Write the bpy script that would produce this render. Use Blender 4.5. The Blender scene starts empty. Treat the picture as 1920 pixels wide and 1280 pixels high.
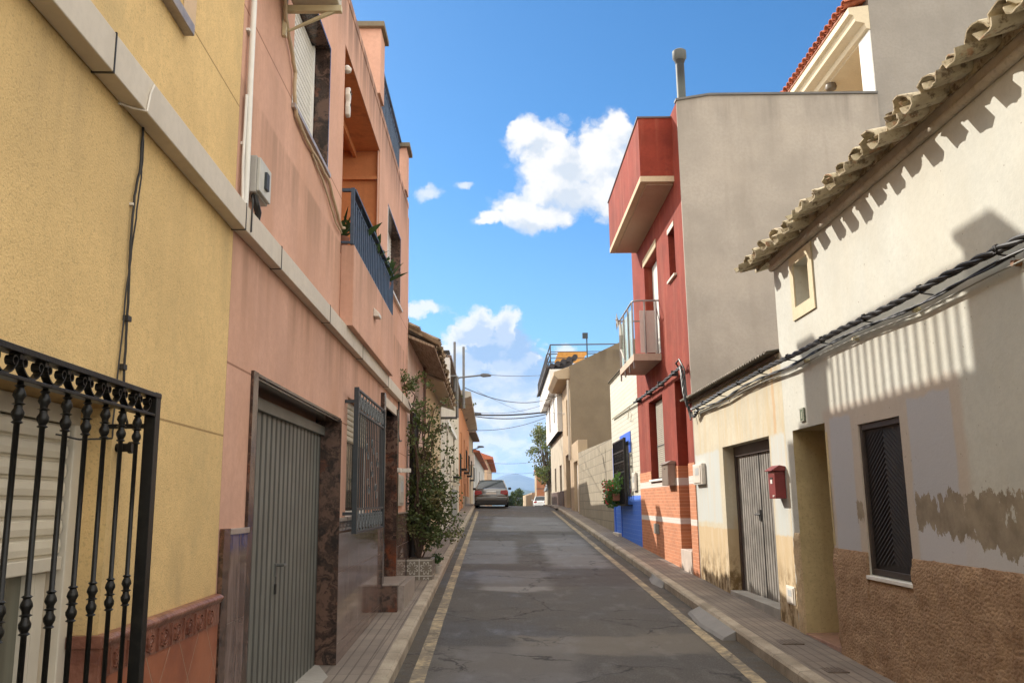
import bpy, bmesh, math, random
from mathutils import Vector, Matrix, noise as mnoise
R = math.radians
sc = bpy.context.scene
COL = sc.collection
# world frame: eye at the origin, +Y along the street, Z up; street surface below the eye at z = -1.76
# ------------------------------------------------------------------ camera
FPX = 1600.0
TH = math.atan(301/FPX); RL = -R(0.775); YAW = R(0.6711976821)
Fv = Vector((math.sin(YAW)*math.cos(TH), math.cos(YAW)*math.cos(TH), math.sin(TH)))
R0 = Vector((math.cos(YAW), -math.sin(YAW), 0)); U0 = R0.cross(Fv)
Rv = R0*math.cos(RL)+U0*math.sin(RL); Uv = -R0*math.sin(RL)+U0*math.cos(RL)
cd = bpy.data.cameras.new("camera"); cam = bpy.data.objects.new("camera", cd); COL.objects.link(cam)
cam.matrix_world = Matrix(((Rv.x, Uv.x, -Fv.x, 0), (Rv.y, Uv.y, -Fv.y, 0), (Rv.z, Uv.z, -Fv.z, 0), (0, 0, 0, 1)))
cd.sensor_width = 36; cd.lens = 36*FPX/1920; cd.clip_start = 0.05; cd.clip_end = 40000
sc.camera = cam
def ray(x, y): return Fv+Rv*((x-960)/FPX)+Uv*((640-y)/FPX)
# ------------------------------------------------------------------ light
SUN = Vector((-1.0, 0.98, 0.89)).normalized()      # towards the sun
SUN_EL = math.asin(SUN.z); SUN_AZ = math.atan2(SUN.x, SUN.y)
ld = bpy.data.lights.new("sun", 'SUN'); ld.energy = 2.25; ld.angle = R(0.5); ld.color = (1, .93, .82)
lo = bpy.data.objects.new("sun", ld); COL.objects.link(lo)
lo.rotation_euler = SUN.to_track_quat('Z', 'Y').to_euler()
sc.view_settings.view_transform = 'Standard'; sc.view_settings.look = 'None'
sc.view_settings.exposure = 1.66; sc.view_settings.gamma = 1

# ------------------------------------------------------------------ node helper
class NT:
    def __init__(s, tree): s.t = tree; s.n = tree.nodes; s.l = tree.links
    def new(s, typ, **kw):
        nd = s.n.new(typ)
        for k, v in kw.items(): setattr(nd, k, v)
        return nd
    def set(s, sock, v):
        if hasattr(v, 'is_output'): s.l.new(v, sock)
        elif v is not None:
            if isinstance(v, (tuple, list)) and len(v) == 3 and sock.type == 'RGBA': v = (*v, 1)
            sock.default_value = v
    def m(s, op, a, b=None, c=None, clamp=False):
        nd = s.new('ShaderNodeMath', operation=op, use_clamp=clamp)
        s.set(nd.inputs[0], a)
        if b is not None: s.set(nd.inputs[1], b)
        if c is not None: s.set(nd.inputs[2], c)
        return nd.outputs[0]
    def vm(s, op, a, b=None, sc_=None):
        nd = s.new('ShaderNodeVectorMath', operation=op)
        s.set(nd.inputs[0], a)
        if b is not None: s.set(nd.inputs[1], b)
        if sc_ is not None: s.set(nd.inputs[3], sc_)
        return nd.outputs['Value'] if op in ('LENGTH', 'DOT_PRODUCT', 'DISTANCE') else nd.outputs[0]
    def sep(s, v):
        nd = s.new('ShaderNodeSeparateXYZ'); s.set(nd.inputs[0], v); return nd.outputs
    def comb(s, x, y, z=0.0):
        nd = s.new('ShaderNodeCombineXYZ'); s.set(nd.inputs[0], x); s.set(nd.inputs[1], y); s.set(nd.inputs[2], z); return nd.outputs[0]
    def noise(s, v, scale=5, detail=4, rough=.55, dist=0, col=False):
        nd = s.new('ShaderNodeTexNoise'); s.set(nd.inputs['Vector'], v); nd.inputs['Scale'].default_value = scale
        nd.inputs['Detail'].default_value = detail; nd.inputs['Roughness'].default_value = rough; nd.inputs['Distortion'].default_value = dist
        return nd.outputs['Color' if col else 'Fac']
    def vor(s, v, scale=5, feature='F1', out='Distance'):
        nd = s.new('ShaderNodeTexVoronoi', feature=feature); s.set(nd.inputs['Vector'], v); nd.inputs['Scale'].default_value = scale
        return nd.outputs[out]
    def mr(s, v, a, b, c=0.0, d=1.0, smooth=True):
        nd = s.new('ShaderNodeMapRange'); nd.interpolation_type = 'SMOOTHSTEP' if smooth else 'LINEAR'
        s.set(nd.inputs[0], v)
        for i, q in enumerate((a, b, c, d)): s.set(nd.inputs[i+1], q)
        return nd.outputs[0]
    def mix(s, f, a, b, mode='MIX'):
        nd = s.new('ShaderNodeMix', data_type='RGBA', blend_type=mode); nd.clamp_factor = True
        s.set(nd.inputs[0], f); s.set(nd.inputs[6], a); s.set(nd.inputs[7], b); return nd.outputs[2]
    def scale(s, v, x, y, z): return s.vm('MULTIPLY', v, (x, y, z))
    def bump(s, h, st=.3, d=.01, nrm=None):
        nd = s.new('ShaderNodeBump'); nd.inputs['Strength'].default_value = st; nd.inputs['Distance'].default_value = d
        s.set(nd.inputs['Height'], h)
        if nrm is not None: s.l.new(nrm, nd.inputs['Normal'])
        return nd.outputs[0]
    @property
    def pos(s): return s.new('ShaderNodeNewGeometry').outputs['Position']
def lin(c):
    f = lambda v: (v/255/12.92) if v/255 <= .04045 else ((v/255+.055)/1.055)**2.4
    return tuple(f(v) for v in c)
def sc3(c, k): return tuple(v*k for v in c)
MATS = {}
def mat(name, fn=None, col=(.5, .5, .5), rough=.8, metal=0., spec=.5):
    """fn(n, bsdf) -> may return colour socket"""
    if name in MATS: return MATS[name]
    m = bpy.data.materials.new(name); m.use_nodes = True; MATS[name] = m
    n = NT(m.node_tree); b = m.node_tree.nodes['Principled BSDF']
    b.inputs['Base Color'].default_value = (*col, 1); b.inputs['Roughness'].default_value = rough
    b.inputs['Metallic'].default_value = metal; b.inputs['Specular IOR Level'].default_value = spec
    if fn:
        c = fn(n, b)
        if c is not None: n.set(b.inputs['Base Color'], c)
    return m
def simple(name, col, rough=.6, metal=0., var=.12, sc_=6., bump=0.):
    def f(n, b):
        p = n.pos
        v = n.noise(p, sc_, 5, .6)
        if bump: n.set(b.inputs['Normal'], n.bump(n.noise(p, sc_*12, 4), bump, .004))
        return n.mix(n.mr(v, .3, .7), sc3(col, 1-var), sc3(col, 1+var))
    return mat(name, f, rough=rough, metal=metal)
def streaks(n, p, sx=3., sz=.22, seed=0.):
    q = n.vm('ADD', n.scale(p, sx, sx, sz), (seed, seed, seed)); return n.noise(q, 1.6, 5, .6, .3)
def rectmask(n, y, z, y0, y1, z0, z1, e=.02):
    a = n.mr(y, y0-e, y0+e); b = n.mr(y, y1+e, y1-e); c = n.mr(z, z0-e, z0+e); d = n.mr(z, z1+e, z1-e)
    return n.m('MULTIPLY', n.m('MULTIPLY', a, b), n.m('MULTIPLY', c, d))
def stain(n, p, col, ztop, length, dark, thr=.45, sx=3., seed=0., strength=.8):
    z = n.sep(p)[2]
    st = n.mr(streaks(n, p, sx, .12, seed), thr-.12, thr+.2)
    fade = n.m('MULTIPLY', n.mr(z, ztop-length, ztop), n.mr(z, ztop+.03, ztop-.01))
    return n.mix(n.m('MULTIPLY', n.m('MULTIPLY', st, fade), strength), col, dark)
def plaster(name, c, var=.14, bump=.4, bsc=90, bd=.004, streak=.35, stc=None, rough=.9, seed=0., extra=None, mott=0., floor=None):
    def f(n, b):
        p = n.pos
        v = n.noise(n.vm('ADD', p, (seed, seed, seed)), 1.3, 6, .6)
        col = n.mix(n.mr(v, .3, .7), sc3(c, 1-var), sc3(c, 1+var))
        fine = n.noise(p, 22, 3, .6)
        col = n.mix(n.mr(fine, .35, .7, 0, .35), col, sc3(c, .8))
        if streak:
            col = n.mix(n.m('MULTIPLY', n.mr(streaks(n, p, 2.6, .2, seed), .48, .75), streak), col, stc or sc3(c, .62))
        if mott:
            g = n.noise(p, bsc*.7, 2, .5)
            col = n.mix(n.mr(g, .56, .66, 0, mott), col, sc3(c, .5))
        if extra: col = extra(n, b, p, col)
        h = n.noise(p, bsc, 3, .6)
        h2 = n.noise(p, 4, 3, .5)
        n.set(b.inputs['Normal'], n.bump(h, bump, bd, n.bump(h2, .3, .012)))
        return col
    return mat(name, f, rough=rough, spec=.25)

# ------------------------------------------------------------------ frames and mesh builder
class Fr:
    """facade frame: s along the street, d out towards the street, z up (eye level = 0)"""
    def __init__(s, x, y, h, side):   # side: 'L' or 'R'
        h = R(h); s.o = Vector((x, y, 0)); s.a = Vector((math.sin(h), math.cos(h), 0))
        s.n = Vector((math.cos(h), -math.sin(h), 0)) if side == 'L' else Vector((-math.cos(h), math.sin(h), 0))
        s.h = h
    def w(s, a, d, z): return s.o+s.a*a+s.n*d+Vector((0, 0, z))
    def px(s, x, y, d=0.):            # where the sight line of a photo point meets this facade plane
        r = ray(x, y); k = (s.o.dot(s.n)+d)/r.dot(s.n); p = r*k-s.o
        return p.dot(s.a), p.z
    def sub(s, a, d=0): 
        f = Fr(0, 0, 0, 'L'); f.o = s.o+s.a*a+s.n*d; f.a = s.a; f.n = s.n; f.h = s.h; return f
WF = Fr(0, 0, 0, 'L'); WF.a = Vector((1, 0, 0)); WF.n = Vector((0, 1, 0))      # world frame: (x, y, z)
def rotfr(o, ang):
    f = Fr(0, 0, 0, 'L'); f.o = Vector(o); f.a = Vector((math.cos(ang), math.sin(ang), 0)); f.n = Vector((-math.sin(ang), math.cos(ang), 0)); f.h = -ang; return f
class MB:
    def __init__(s, fr=WF): s.v = []; s.f = []; s.fr = fr
    def p(s, a, d, z): s.v.append(s.fr.w(a, d, z)); return len(s.v)-1
    def face(s, pts): s.f.append([s.p(*q) for q in pts]); return s
    def box(s, a0, a1, d0, d1, z0, z1):
        i = [s.p(a, d, z) for z in (z0, z1) for d in (d0, d1) for a in (a0, a1)]
        for q in ((0, 1, 3, 2), (4, 6, 7, 5), (0, 4, 5, 1), (2, 3, 7, 6), (0, 2, 6, 4), (1, 5, 7, 3)): s.f.append([i[k] for k in q])
        return s
    def prism(s, poly, w0, w1, axis='a'):
        """poly in the two other coordinates, extruded along axis"""
        def mk(u, v, w): return {'a': (w, u, v), 'd': (u, w, v), 'z': (u, v, w)}[axis]
        A = [s.p(*mk(u, v, w0)) for u, v in poly]; B = [s.p(*mk(u, v, w1)) for u, v in poly]; n = len(poly)
        s.f.append(A[::-1]); s.f.append(B)
        for k in range(n): s.f.append([A[k], A[(k+1) % n], B[(k+1) % n], B[k]])
        return s
    def ring(s, c, ax, r, n, up=None, e=(1, 1)):
        ax = Vector(ax).normalized(); u = ax.orthogonal().normalized() if up is None else (Vector(up)-ax*ax.dot(Vector(up))).normalized(); w = ax.cross(u)
        o = []
        for k in range(n):
            t = 2*math.pi*(k+.5)/n; s.v.append(Vector(c)+u*math.cos(t)*r*e[0]+w*math.sin(t)*r*e[1]); o.append(len(s.v)-1)
        return o
    def tube(s, pts, r, n=8, local=True, cap=True):
        P = [s.fr.w(*q) for q in pts] if local else [Vector(q) for q in pts]
        rs = r if isinstance(r, (list, tuple)) else [r]*len(P)
        prev = None; first = None; up = None
        for k, q in enumerate(P):
            ax = (P[min(k+1, len(P)-1)]-P[max(k-1, 0)])
            if ax.length < 1e-6: ax = Vector((0, 0, 1))
            ax.normalize()
            if up is None: up = ax.orthogonal().normalized()
            up = (up-ax*ax.dot(up)); up = up.normalized() if up.length > 1e-6 else ax.orthogonal().normalized()
            rg = s.ring(q, ax, rs[k], n, up)
            if prev:
                for j in range(n): s.f.append([prev[j], prev[(j+1) % n], rg[(j+1) % n], rg[j]])
            else: first = rg
            prev = rg
        if cap: s.f.append(first[::-1]); s.f.append(prev)
        return s
    def lathe(s, c, prof, n=12):
        """prof: list of (r, z) about the vertical through frame point c=(a,d)"""
        prev = None
        for r, z in prof:
            q = s.fr.w(c[0], c[1], z); rg = []
            for k in range(n):
                t = 2*math.pi*k/n; s.v.append(q+Vector((math.cos(t)*r, math.sin(t)*r, 0))); rg.append(len(s.v)-1)
            if prev: 
                for j in range(n): s.f.append([prev[j], prev[(j+1) % n], rg[(j+1) % n], rg[j]])
            else: s.f.append(rg[::-1])
            prev = rg
        s.f.append(prev); return s
    def bar(s, p0, p1, t=.02, w=None): # square bar between two frame points
        return s.tube([p0, p1], t*.7071, 4)
    def wall(s, a0, a1, z0, z1, holes=(), rev=.25, D=6., top=True, ztop=None):
        """solid building body: front at d=0 with openings (a0,a1,z0,z1[,depth]) and reveals, back at d=-D"""
        A = sorted({a0, a1, *[v for h in holes for v in h[:2]]}); Z = sorted({z0, z1, *[v for h in holes for v in h[2:4]]})
        A = [v for v in A if a0 <= v <= a1]; Z = [v for v in Z if z0 <= v <= z1]
        for i in range(len(A)-1):
            for j in range(len(Z)-1):
                ca, cz = (A[i]+A[i+1])/2, (Z[j]+Z[j+1])/2
                if any(h[0] < ca < h[1] and h[2] < cz < h[3] for h in holes): continue
                s.face([(A[i], 0, Z[j]), (A[i+1], 0, Z[j]), (A[i+1], 0, Z[j+1]), (A[i], 0, Z[j+1])])
        for h in holes:
            r = h[4] if len(h) > 4 else rev
            x0, x1, y0, y1 = max(h[0], a0), min(h[1], a1), max(h[2], z0), min(h[3], z1)
            s.face([(x0, 0, y0), (x0, -r, y0), (x0, -r, y1), (x0, 0, y1)]); s.face([(x1, 0, y0), (x1, 0, y1), (x1, -r, y1), (x1, -r, y0)])
            s.face([(x0, 0, y1), (x0, -r, y1), (x1, -r, y1), (x1, 0, y1)]); s.face([(x0, 0, y0), (x1, 0, y0), (x1, -r, y0), (x0, -r, y0)])
            s.face([(x0, -r, y0), (x1, -r, y0), (x1, -r, y1), (x0, -r, y1)])
        if D:
            s.face([(a0, 0, z0), (a0, 0, z1), (a0, -D, z1), (a0, -D, z0)]); s.face([(a1, 0, z0), (a1, -D, z0), (a1, -D, z1), (a1, 0, z1)])
            s.face([(a0, -D, z0), (a0, -D, z1), (a1, -D, z1), (a1, -D, z0)])
            if top: s.face([(a0, 0, z1), (a1, 0, z1), (a1, -D, z1), (a0, -D, z1)])
        return s
    def split(s, name, m, parent, **k):
        """every box of the builder (8 points each) becomes a part of its own"""
        o = None
        for i in range(0, len(s.v), 8):
            b_ = MB(s.fr); b_.v = s.v[i:i+8]; b_.f = [[q-i for q in f] for f in s.f if i <= f[0] < i+8]; x_ = b_.build(name, m, parent, **k); o = o or x_
        return o
    def build(s, name, m, parent=None, smooth=False, bevel=0., seg=2, merge=False, angle=40):
        me = bpy.data.meshes.new(name)
        if parent is not None:
            M = parent.matrix_world if parent.parent is None or parent.type == 'MESH' else parent.matrix_world
            org = Vector(parent['_o']); rot = parent['_r']
            inv = (Matrix.Translation(org) @ Matrix.Rotation(rot, 4, 'Z')).inverted()
            loc = None
        else:
            lo_ = Vector((min(v.x for v in s.v), min(v.y for v in s.v), min(v.z for v in s.v))); hi = Vector((max(v.x for v in s.v), max(v.y for v in s.v), max(v.z for v in s.v)))
            org = Vector(((lo_.x+hi.x)/2, (lo_.y+hi.y)/2, lo_.z)); rot = 0.; inv = Matrix.Translation(-org)
        me.from_pydata([inv @ v for v in s.v], [], s.f)
        bm = bmesh.new(); bm.from_mesh(me)
        if merge: bmesh.ops.remove_doubles(bm, verts=bm.verts, dist=1e-4)
        bmesh.ops.recalc_face_normals(bm, faces=bm.faces)
        if smooth:
            for f in bm.faces: f.smooth = True
            for e in bm.edges:
                if len(e.link_faces) == 2 and e.calc_face_angle(0) > R(angle): e.smooth = False
        bm.to_mesh(me); bm.free()
        o = bpy.data.objects.new(name, me); COL.objects.link(o); o.data.materials.append(m)
        o['_o'] = list(org); o['_r'] = rot
        if parent is not None: o.parent = parent
        else: o.location = org
        if bevel:
            bv = o.modifiers.new('bevel', 'BEVEL'); bv.width = bevel; bv.segments = seg; bv.limit_method = 'ANGLE'; bv.angle_limit = R(35)
        return o
def thing(name, label, cat, loc, rot=0., group=None):
    o = bpy.data.objects.new(name, None); COL.objects.link(o); o.empty_display_size = .2
    o.location = loc; o.rotation_euler = (0, 0, rot); o['label'] = label; o['category'] = cat
    o['_o'] = list(loc); o['_r'] = rot
    if group: o['group'] = group
    return o
def tag(o, label, cat, group=None):
    o['label'] = label; o['category'] = cat
    if group: o['group'] = group
    return o
def struct(o): o['kind'] = 'structure'; return o
random.seed(7)

# ------------------------------------------------------------------ world: sky with cumulus
def uv(x, y): r = ray(x, y); return (r.x/r.y, r.z/r.y)
world = bpy.data.worlds.new("World"); sc.world = world; world.use_nodes = True
n = NT(world.node_tree); bg = world.node_tree.nodes['Background']
WHITE = 6.6; FILLW = 17.0
sky = n.new('ShaderNodeTexSky', sky_type='NISHITA'); sky.sun_disc = False
sky.sun_elevation = SUN_EL; sky.sun_rotation = SUN_AZ; sky.air_density = 1.0; sky.dust_density = .6; sky.ozone_density = 2.5; sky.altitude = 200
D = n.vm('NORMALIZE', n.new('ShaderNodeTexCoord').outputs['Generated'])
dx, dy, dz = n.sep(D)
yy = n.m('MAXIMUM', n.m('ABSOLUTE', dy), .12)
u = n.m('DIVIDE', dx, yy); v = n.m('DIVIDE', dz, yy)
P2 = n.comb(u, v, 0)
BL1 = [(1035, 300, 84, 74), (1120, 300, 90, 84), (1160, 238, 42, 42), (990, 258, 42, 42), (1045, 355, 80, 58), (978, 392, 60, 40), (928, 412, 42, 17), (1150, 345, 80, 74), (1015, 402, 70, 28)]
BL2 = [(893, 628, 60, 66), (942, 632, 56, 62), (868, 690, 74, 62), (955, 700, 84, 84), (880, 770, 130, 80), (1000, 745, 62, 72), (990, 668, 26, 22)]
BL3 = [(805, 356, 40, 24), (870, 350, 24, 13)]
BL4 = [(1066, 668, 44, 30), (1110, 690, 66, 30), (790, 575, 70, 16)]
def clouds(P2):
    warp = n.vm('SUBTRACT', n.noise(P2, 14, 6, .62, col=True), (.5, .5, .5))
    Pw = n.vm('ADD', P2, n.scale(warp, .05, .05, 0))
    warp2 = n.vm('SUBTRACT', n.noise(P2, 70, 5, .65, col=True), (.5, .5, .5))
    Pw = n.vm('ADD', Pw, n.scale(warp2, .016, .016, 0))
    def bs(lst):
        out = None
        for (px, py, rx, ry) in lst:
            cu, cv = uv(px, py)
            q = n.scale(n.vm('SUBTRACT', Pw, (cu, cv, 0)), 1600/rx, 1600/ry, 0)
            d = n.m('SUBTRACT', 1.0, n.vm('LENGTH', q))
            out = d if out is None else n.m('SMOOTH_MAX', out, d, .3)
        return out
    bil = n.m('SUBTRACT', .45, n.vor(Pw, 34)); bil2 = n.m('SUBTRACT', .45, n.vor(Pw, 82))
    fb = n.m('SUBTRACT', n.noise(Pw, 60, 7, .62), .5); lo_ = n.m('SUBTRACT', n.noise(P2, 18, 4, .55), .5)
    det = n.m('ADD', n.m('ADD', n.m('MULTIPLY', bil, .34), n.m('MULTIPLY', bil2, .20)), n.m('ADD', n.m('MULTIPLY', fb, .55), n.m('MULTIPLY', lo_, .5)))
    return [n.m('ADD', bs(l), det) for l in (BL1, BL2, BL3, BL4)], det
SO = (-.016, .02, 0)
(d1, d2, d3, d4), det = clouds(P2); (e1, e2, e3, e4), det2 = clouds(n.vm('ADD', P2, SO))
front = n.mr(dy, .1, .3)
c1 = n.mr(d1, -.16, .34); c2 = n.mr(d2, -.06, .26); c3 = n.mr(d3, .1, .75); c4 = n.mr(d4, .05, .6)
lit1 = n.mr(n.m('SUBTRACT', d1, e1), -.30, .26); lit2 = n.mr(n.m('SUBTRACT', d2, e2), -.14, .30)
bandlow = n.mr(v, uv(960, 650)[1], uv(960, 770)[1])
bn = n.noise(n.vm('ADD', n.scale(P2, 1, 2.0, 1), n.scale(n.vm('SUBTRACT', n.noise(P2, 18, 5, .6, col=True), (.5, .5, .5)), .06, .04, 0)), 13, 8, .6)
bn2 = n.noise(n.vm('ADD', n.vm('ADD', n.scale(P2, 1, 2.0, 1), n.scale(n.vm('SUBTRACT', n.noise(P2, 18, 5, .6, col=True), (.5, .5, .5)), .06, .04, 0)), (-.012, .03, 0)), 13, 8, .6)
cl5 = n.mr(n.m('ADD', bn, n.m('MULTIPLY', bandlow, .24)), .50, .68)
cl5 = n.m('MULTIPLY', cl5, n.m('MULTIPLY', bandlow, n.mr(v, -.01, .015)))
litb = n.mr(n.m('SUBTRACT', bn, bn2), -.10, .10)
fill_clouds = n.mr(n.noise(n.scale(D, 1, 1, 1.6), 2.1, 7, .6), .38, .5)
# bright cloud cover added as fill light overhead, beside and behind, out of view
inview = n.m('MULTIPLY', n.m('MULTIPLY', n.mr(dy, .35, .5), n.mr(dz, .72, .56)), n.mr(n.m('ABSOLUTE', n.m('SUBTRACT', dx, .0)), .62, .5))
fill_clouds = n.m('MULTIPLY', fill_clouds, n.m('SUBTRACT', 1.0, inview))
skyc = n.mix(1.0, sky.outputs[0], (1.0, 1.0, 1.0), 'MULTIPLY')
hs = n.new('ShaderNodeHueSaturation'); hs.inputs['Saturation'].default_value = 1.18; n.set(hs.inputs['Color'], skyc)
skyc = n.mix(1.0, hs.outputs[0], (.64, .93, 1.05), 'MULTIPLY')
skyc = n.mix(n.mr(v, .42, .02, 0, .38), skyc, (WHITE*.50, WHITE*.72, WHITE*.98))
white = (WHITE, WHITE*.985, WHITE*.96); grey = (WHITE*.72, WHITE*.78, WHITE*.85); blue = (WHITE*.42, WHITE*.58, WHITE*.82)
col1 = n.mix(lit1, grey, white)
rim2 = n.m('MULTIPLY', n.mr(d2, .75, .22), n.mr(lit2, .2, .8)); col2 = n.mix(n.m('MAXIMUM', rim2, n.m('MULTIPLY', lit2, .35)), blue, white)
colb = n.mix(litb, (WHITE*.66, WHITE*.77, WHITE*.90), sc3(white, 1.0))
c = n.mix(fill_clouds, skyc, (FILLW, FILLW*.945, FILLW*.85))
c = n.mix(n.m('MULTIPLY', n.m('MULTIPLY', c2, front), .93), c, col2)
c = n.mix(n.m('MULTIPLY', n.m('MULTIPLY', cl5, front), .88), c, colb)
c = n.mix(n.m('MULTIPLY', n.m('MULTIPLY', c4, front), .85), c, white)
c = n.mix(n.m('MULTIPLY', n.m('MULTIPLY', c3, front), .7), c, white)
c = n.mix(n.m('MULTIPLY', c1, front), c, col1)
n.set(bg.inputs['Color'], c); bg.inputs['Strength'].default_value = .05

# ------------------------------------------------------------------ ground heights
PROF = [(-30, -2.7), (0, -1.76), (40, -.45), (46, -.27), (52, -.2), (60, -.22), (80, -.42), (108, -.74), (150, -1.35), (200, -2.4), (300, -6), (600, -22), (1500, -60), (20000, -60)]
def gz(y):
    for (a, b), (c_, d) in zip(PROF, PROF[1:]):
        if y <= c_: return b+(d-b)*(y-a)/(c_-a)
    return PROF[-1][1]
def kl(y): return -.85-.0147*y if y < 62 else -1.76-.002*(y-62)
def kr(y): return 2.47+.0045*y if y < 60 else 2.74
PH = .12   # kerb height
def rz(x, y): return gz(y)-.02*(x+1) if y < 60 else gz(y)-.02*(x+1)*max(0, 1-(y-60)/30)
def stations(y0, y1):
    o = []; y = y0
    while y < y1: o.append(y); y += max(.35, abs(y)*.035)
    return o+[y1]

def asphalt_fn(n, b):
    p = n.pos; x, y, z = n.sep(p); q = n.comb(x, y, 0)
    big = n.noise(q, .55, 5, .6); mid = n.noise(n.scale(q, 1.6, .7, 1), 2.2, 5, .6); fine = n.noise(q, 170, 2, .6)
    c = n.mix(n.mr(big, .35, .65), (.046, .041, .037), (.084, .076, .069))
    c = n.mix(n.mr(mid, .52, .75, 0, .35), c, (.12, .112, .105))
    c = n.mix(n.mr(n.vor(q, 110), .0, .45, .38, 0), c, (.19, .175, .155))
    c = n.mix(n.mr(n.vor(q, 48), .05, .4, .45, 0), c, (.21, .195, .175))
    c = n.mix(n.mr(n.noise(q, 60, 3, .7), .5, .68, 0, .7), c, (.024, .022, .02))
    gl_ = n.m('SUBTRACT', x, n.m('MULTIPLY_ADD', y, -.0147, -.85)); gr2 = n.m('SUBTRACT', n.m('MULTIPLY_ADD', y, .0045, 2.47), x)
    gut = n.m('MAXIMUM', n.mr(gl_, .10, .20, 1, 0), n.mr(gr2, .14, .34, 1, 0))
    gut = n.m('MULTIPLY', gut, n.mr(n.noise(q, 4.5, 5, .7), .38, .55))
    w = n.vm('ADD', q, n.scale(n.vm('SUBTRACT', n.noise(q, 1.4, 4, .6, col=True), (.5, .5, .5)), .55, .9, 0)); wx, wy, _ = n.sep(w)
    def patch(c, x0, x1, y0, y1, col, k): return n.mix(n.m('MULTIPLY', rectmask(n, wx, wy, x0, x1, y0, y1, .12), k), c, col)
    c = patch(c, -.45, .75, 13.6, 16.4, (.20, .195, .19), .8)
    c = patch(c, -.9, .25, 17.5, 23.5, (.15, .155, .165), .75)
    c = patch(c, .9, 2.1, 16.8, 26., (.165, .165, .168), .75)
    c = patch(c, -.4, 2.2, 27.5, 36., (.14, .145, .155), .7)
    c = patch(c, .1, 2.2, 9.0, 10.0, (.16, .14, .115), .6)  # streak of sunlight across the road, painted into the asphalt colour
    c = patch(c, -.7, .7, 7.4, 9.3, (.135, .125, .118), .6)
    c = patch(c, -.6, 2.2, 14.2, 17.2, (.05, .042, .042), .5)
    c = patch(c, -1.2, 2.2, 24.5, 27., (.035, .035, .037), .5)
    # cracks
    wq = n.vm('ADD', q, n.scale(n.vm('SUBTRACT', n.noise(q, 3.5, 4, .65, col=True), (.5, .5, .5)), .5, .5, 0))
    e1 = n.vor(n.scale(wq, 1, .8, 1), .55, 'DISTANCE_TO_EDGE'); e2 = n.vor(wq, 3.2, 'DISTANCE_TO_EDGE')
    crk = n.mr(e1, 0., .012, 1, 0); net = n.m('MULTIPLY', n.mr(e2, 0, .03, 1, 0), n.mr(n.noise(q, .8, 2), .56, .66))
    m = n.m('MAXIMUM', n.m('MULTIPLY', crk, n.mr(n.noise(q, 1.1, 3), .42, .55)), net)
    c = n.mix(n.m('MULTIPLY', m, .85), c, (.012, .011, .01))
    c = n.mix(n.m('MULTIPLY', gut, .75), c, n.mix(n.noise(q, 24, 4, .7), (.022, .017, .012), (.11, .085, .055)))
    wet = n.mr(big, .3, .6, .62, .9)
    n.set(b.inputs['Roughness'], n.m('SUBTRACT', wet, n.mr(mid, .5, .7, 0, .12)))
    h = n.m('SUBTRACT', n.m('ADD', fine, n.m('MULTIPLY', n.vor(q, 110), .8)), n.m('MULTIPLY', m, 3.))
    n.set(b.inputs['Normal'], n.bump(h, .55, .004, n.bump(big, .4, .05)))
    return c
ASPH = mat('asphalt', asphalt_fn, spec=.5)
def pave_fn(n, b):
    p = n.pos; x, y, z = n.sep(p); q = n.comb(x, y, 0)
    big = n.noise(q, 1.1, 5, .6)
    cell = n.vor(n.scale(q, 1, 1, 0), 3.3, 'F1', 'Color')
    c = n.mix(n.mr(big, .3, .7), (.165, .135, .112), (.26, .215, .175))
    tilec = n.noise(n.vm('SNAP', q, (.3, .3, 1)), 7.7, 0)
    c = n.mix(n.mr(tilec, .35, .65, 0, .45), c, (.13, .105, .09))
    fx = n.m('PINGPONG', n.m('MULTIPLY_ADD', y, .0147, x), .05); groove = n.mr(fx, .002, .010, 1, 0)
    ty = n.m('PINGPONG', y, .15); tx = n.m('PINGPONG', x, .15)
    joint = n.m('MAXIMUM', n.mr(ty, 0, .006, 1, 0), n.mr(tx, 0, .006, 1, 0))
    g = n.m('MAXIMUM', n.m('MULTIPLY', groove, .9), joint)
    c = n.mix(n.m('MULTIPLY', g, .7), c, (.07, .055, .045))
    dirt = n.mr(n.noise(q, 2.7, 6, .65), .55, .75, 0, .6); c = n.mix(dirt, c, (.13, .11, .085))
    h = n.m('SUBTRACT', n.m('MULTIPLY', n.noise(q, 90, 3), .3), g)
    n.set(b.inputs['Normal'], n.bump(h, .6, .006))
    return c
PAVE = mat('pavement_tiles', pave_fn, rough=.85)
def kerb_fn(n, b):
    p = n.pos; q = n.sep(p)[1]
    big = n.noise(p, 2.1, 5, .65)
    c = n.mix(n.mr(big, .3, .7), (.24, .2, .15), (.42, .36, .28))
    c = n.mix(n.mr(n.noise(p, 60, 3), .5, .7, 0, .5), c, (.18, .15, .12))
    j = n.mr(n.m('PINGPONG', q, .35), 0, .008, 1, 0); c = n.mix(n.m('MULTIPLY', j, .8), c, (.05, .04, .035))
    n.set(b.inputs['Normal'], n.bump(n.m('SUBTRACT', n.noise(p, 70, 3), j), .5, .006))
    return c
KERB = mat('kerb_stone', kerb_fn, rough=.9)
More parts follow.
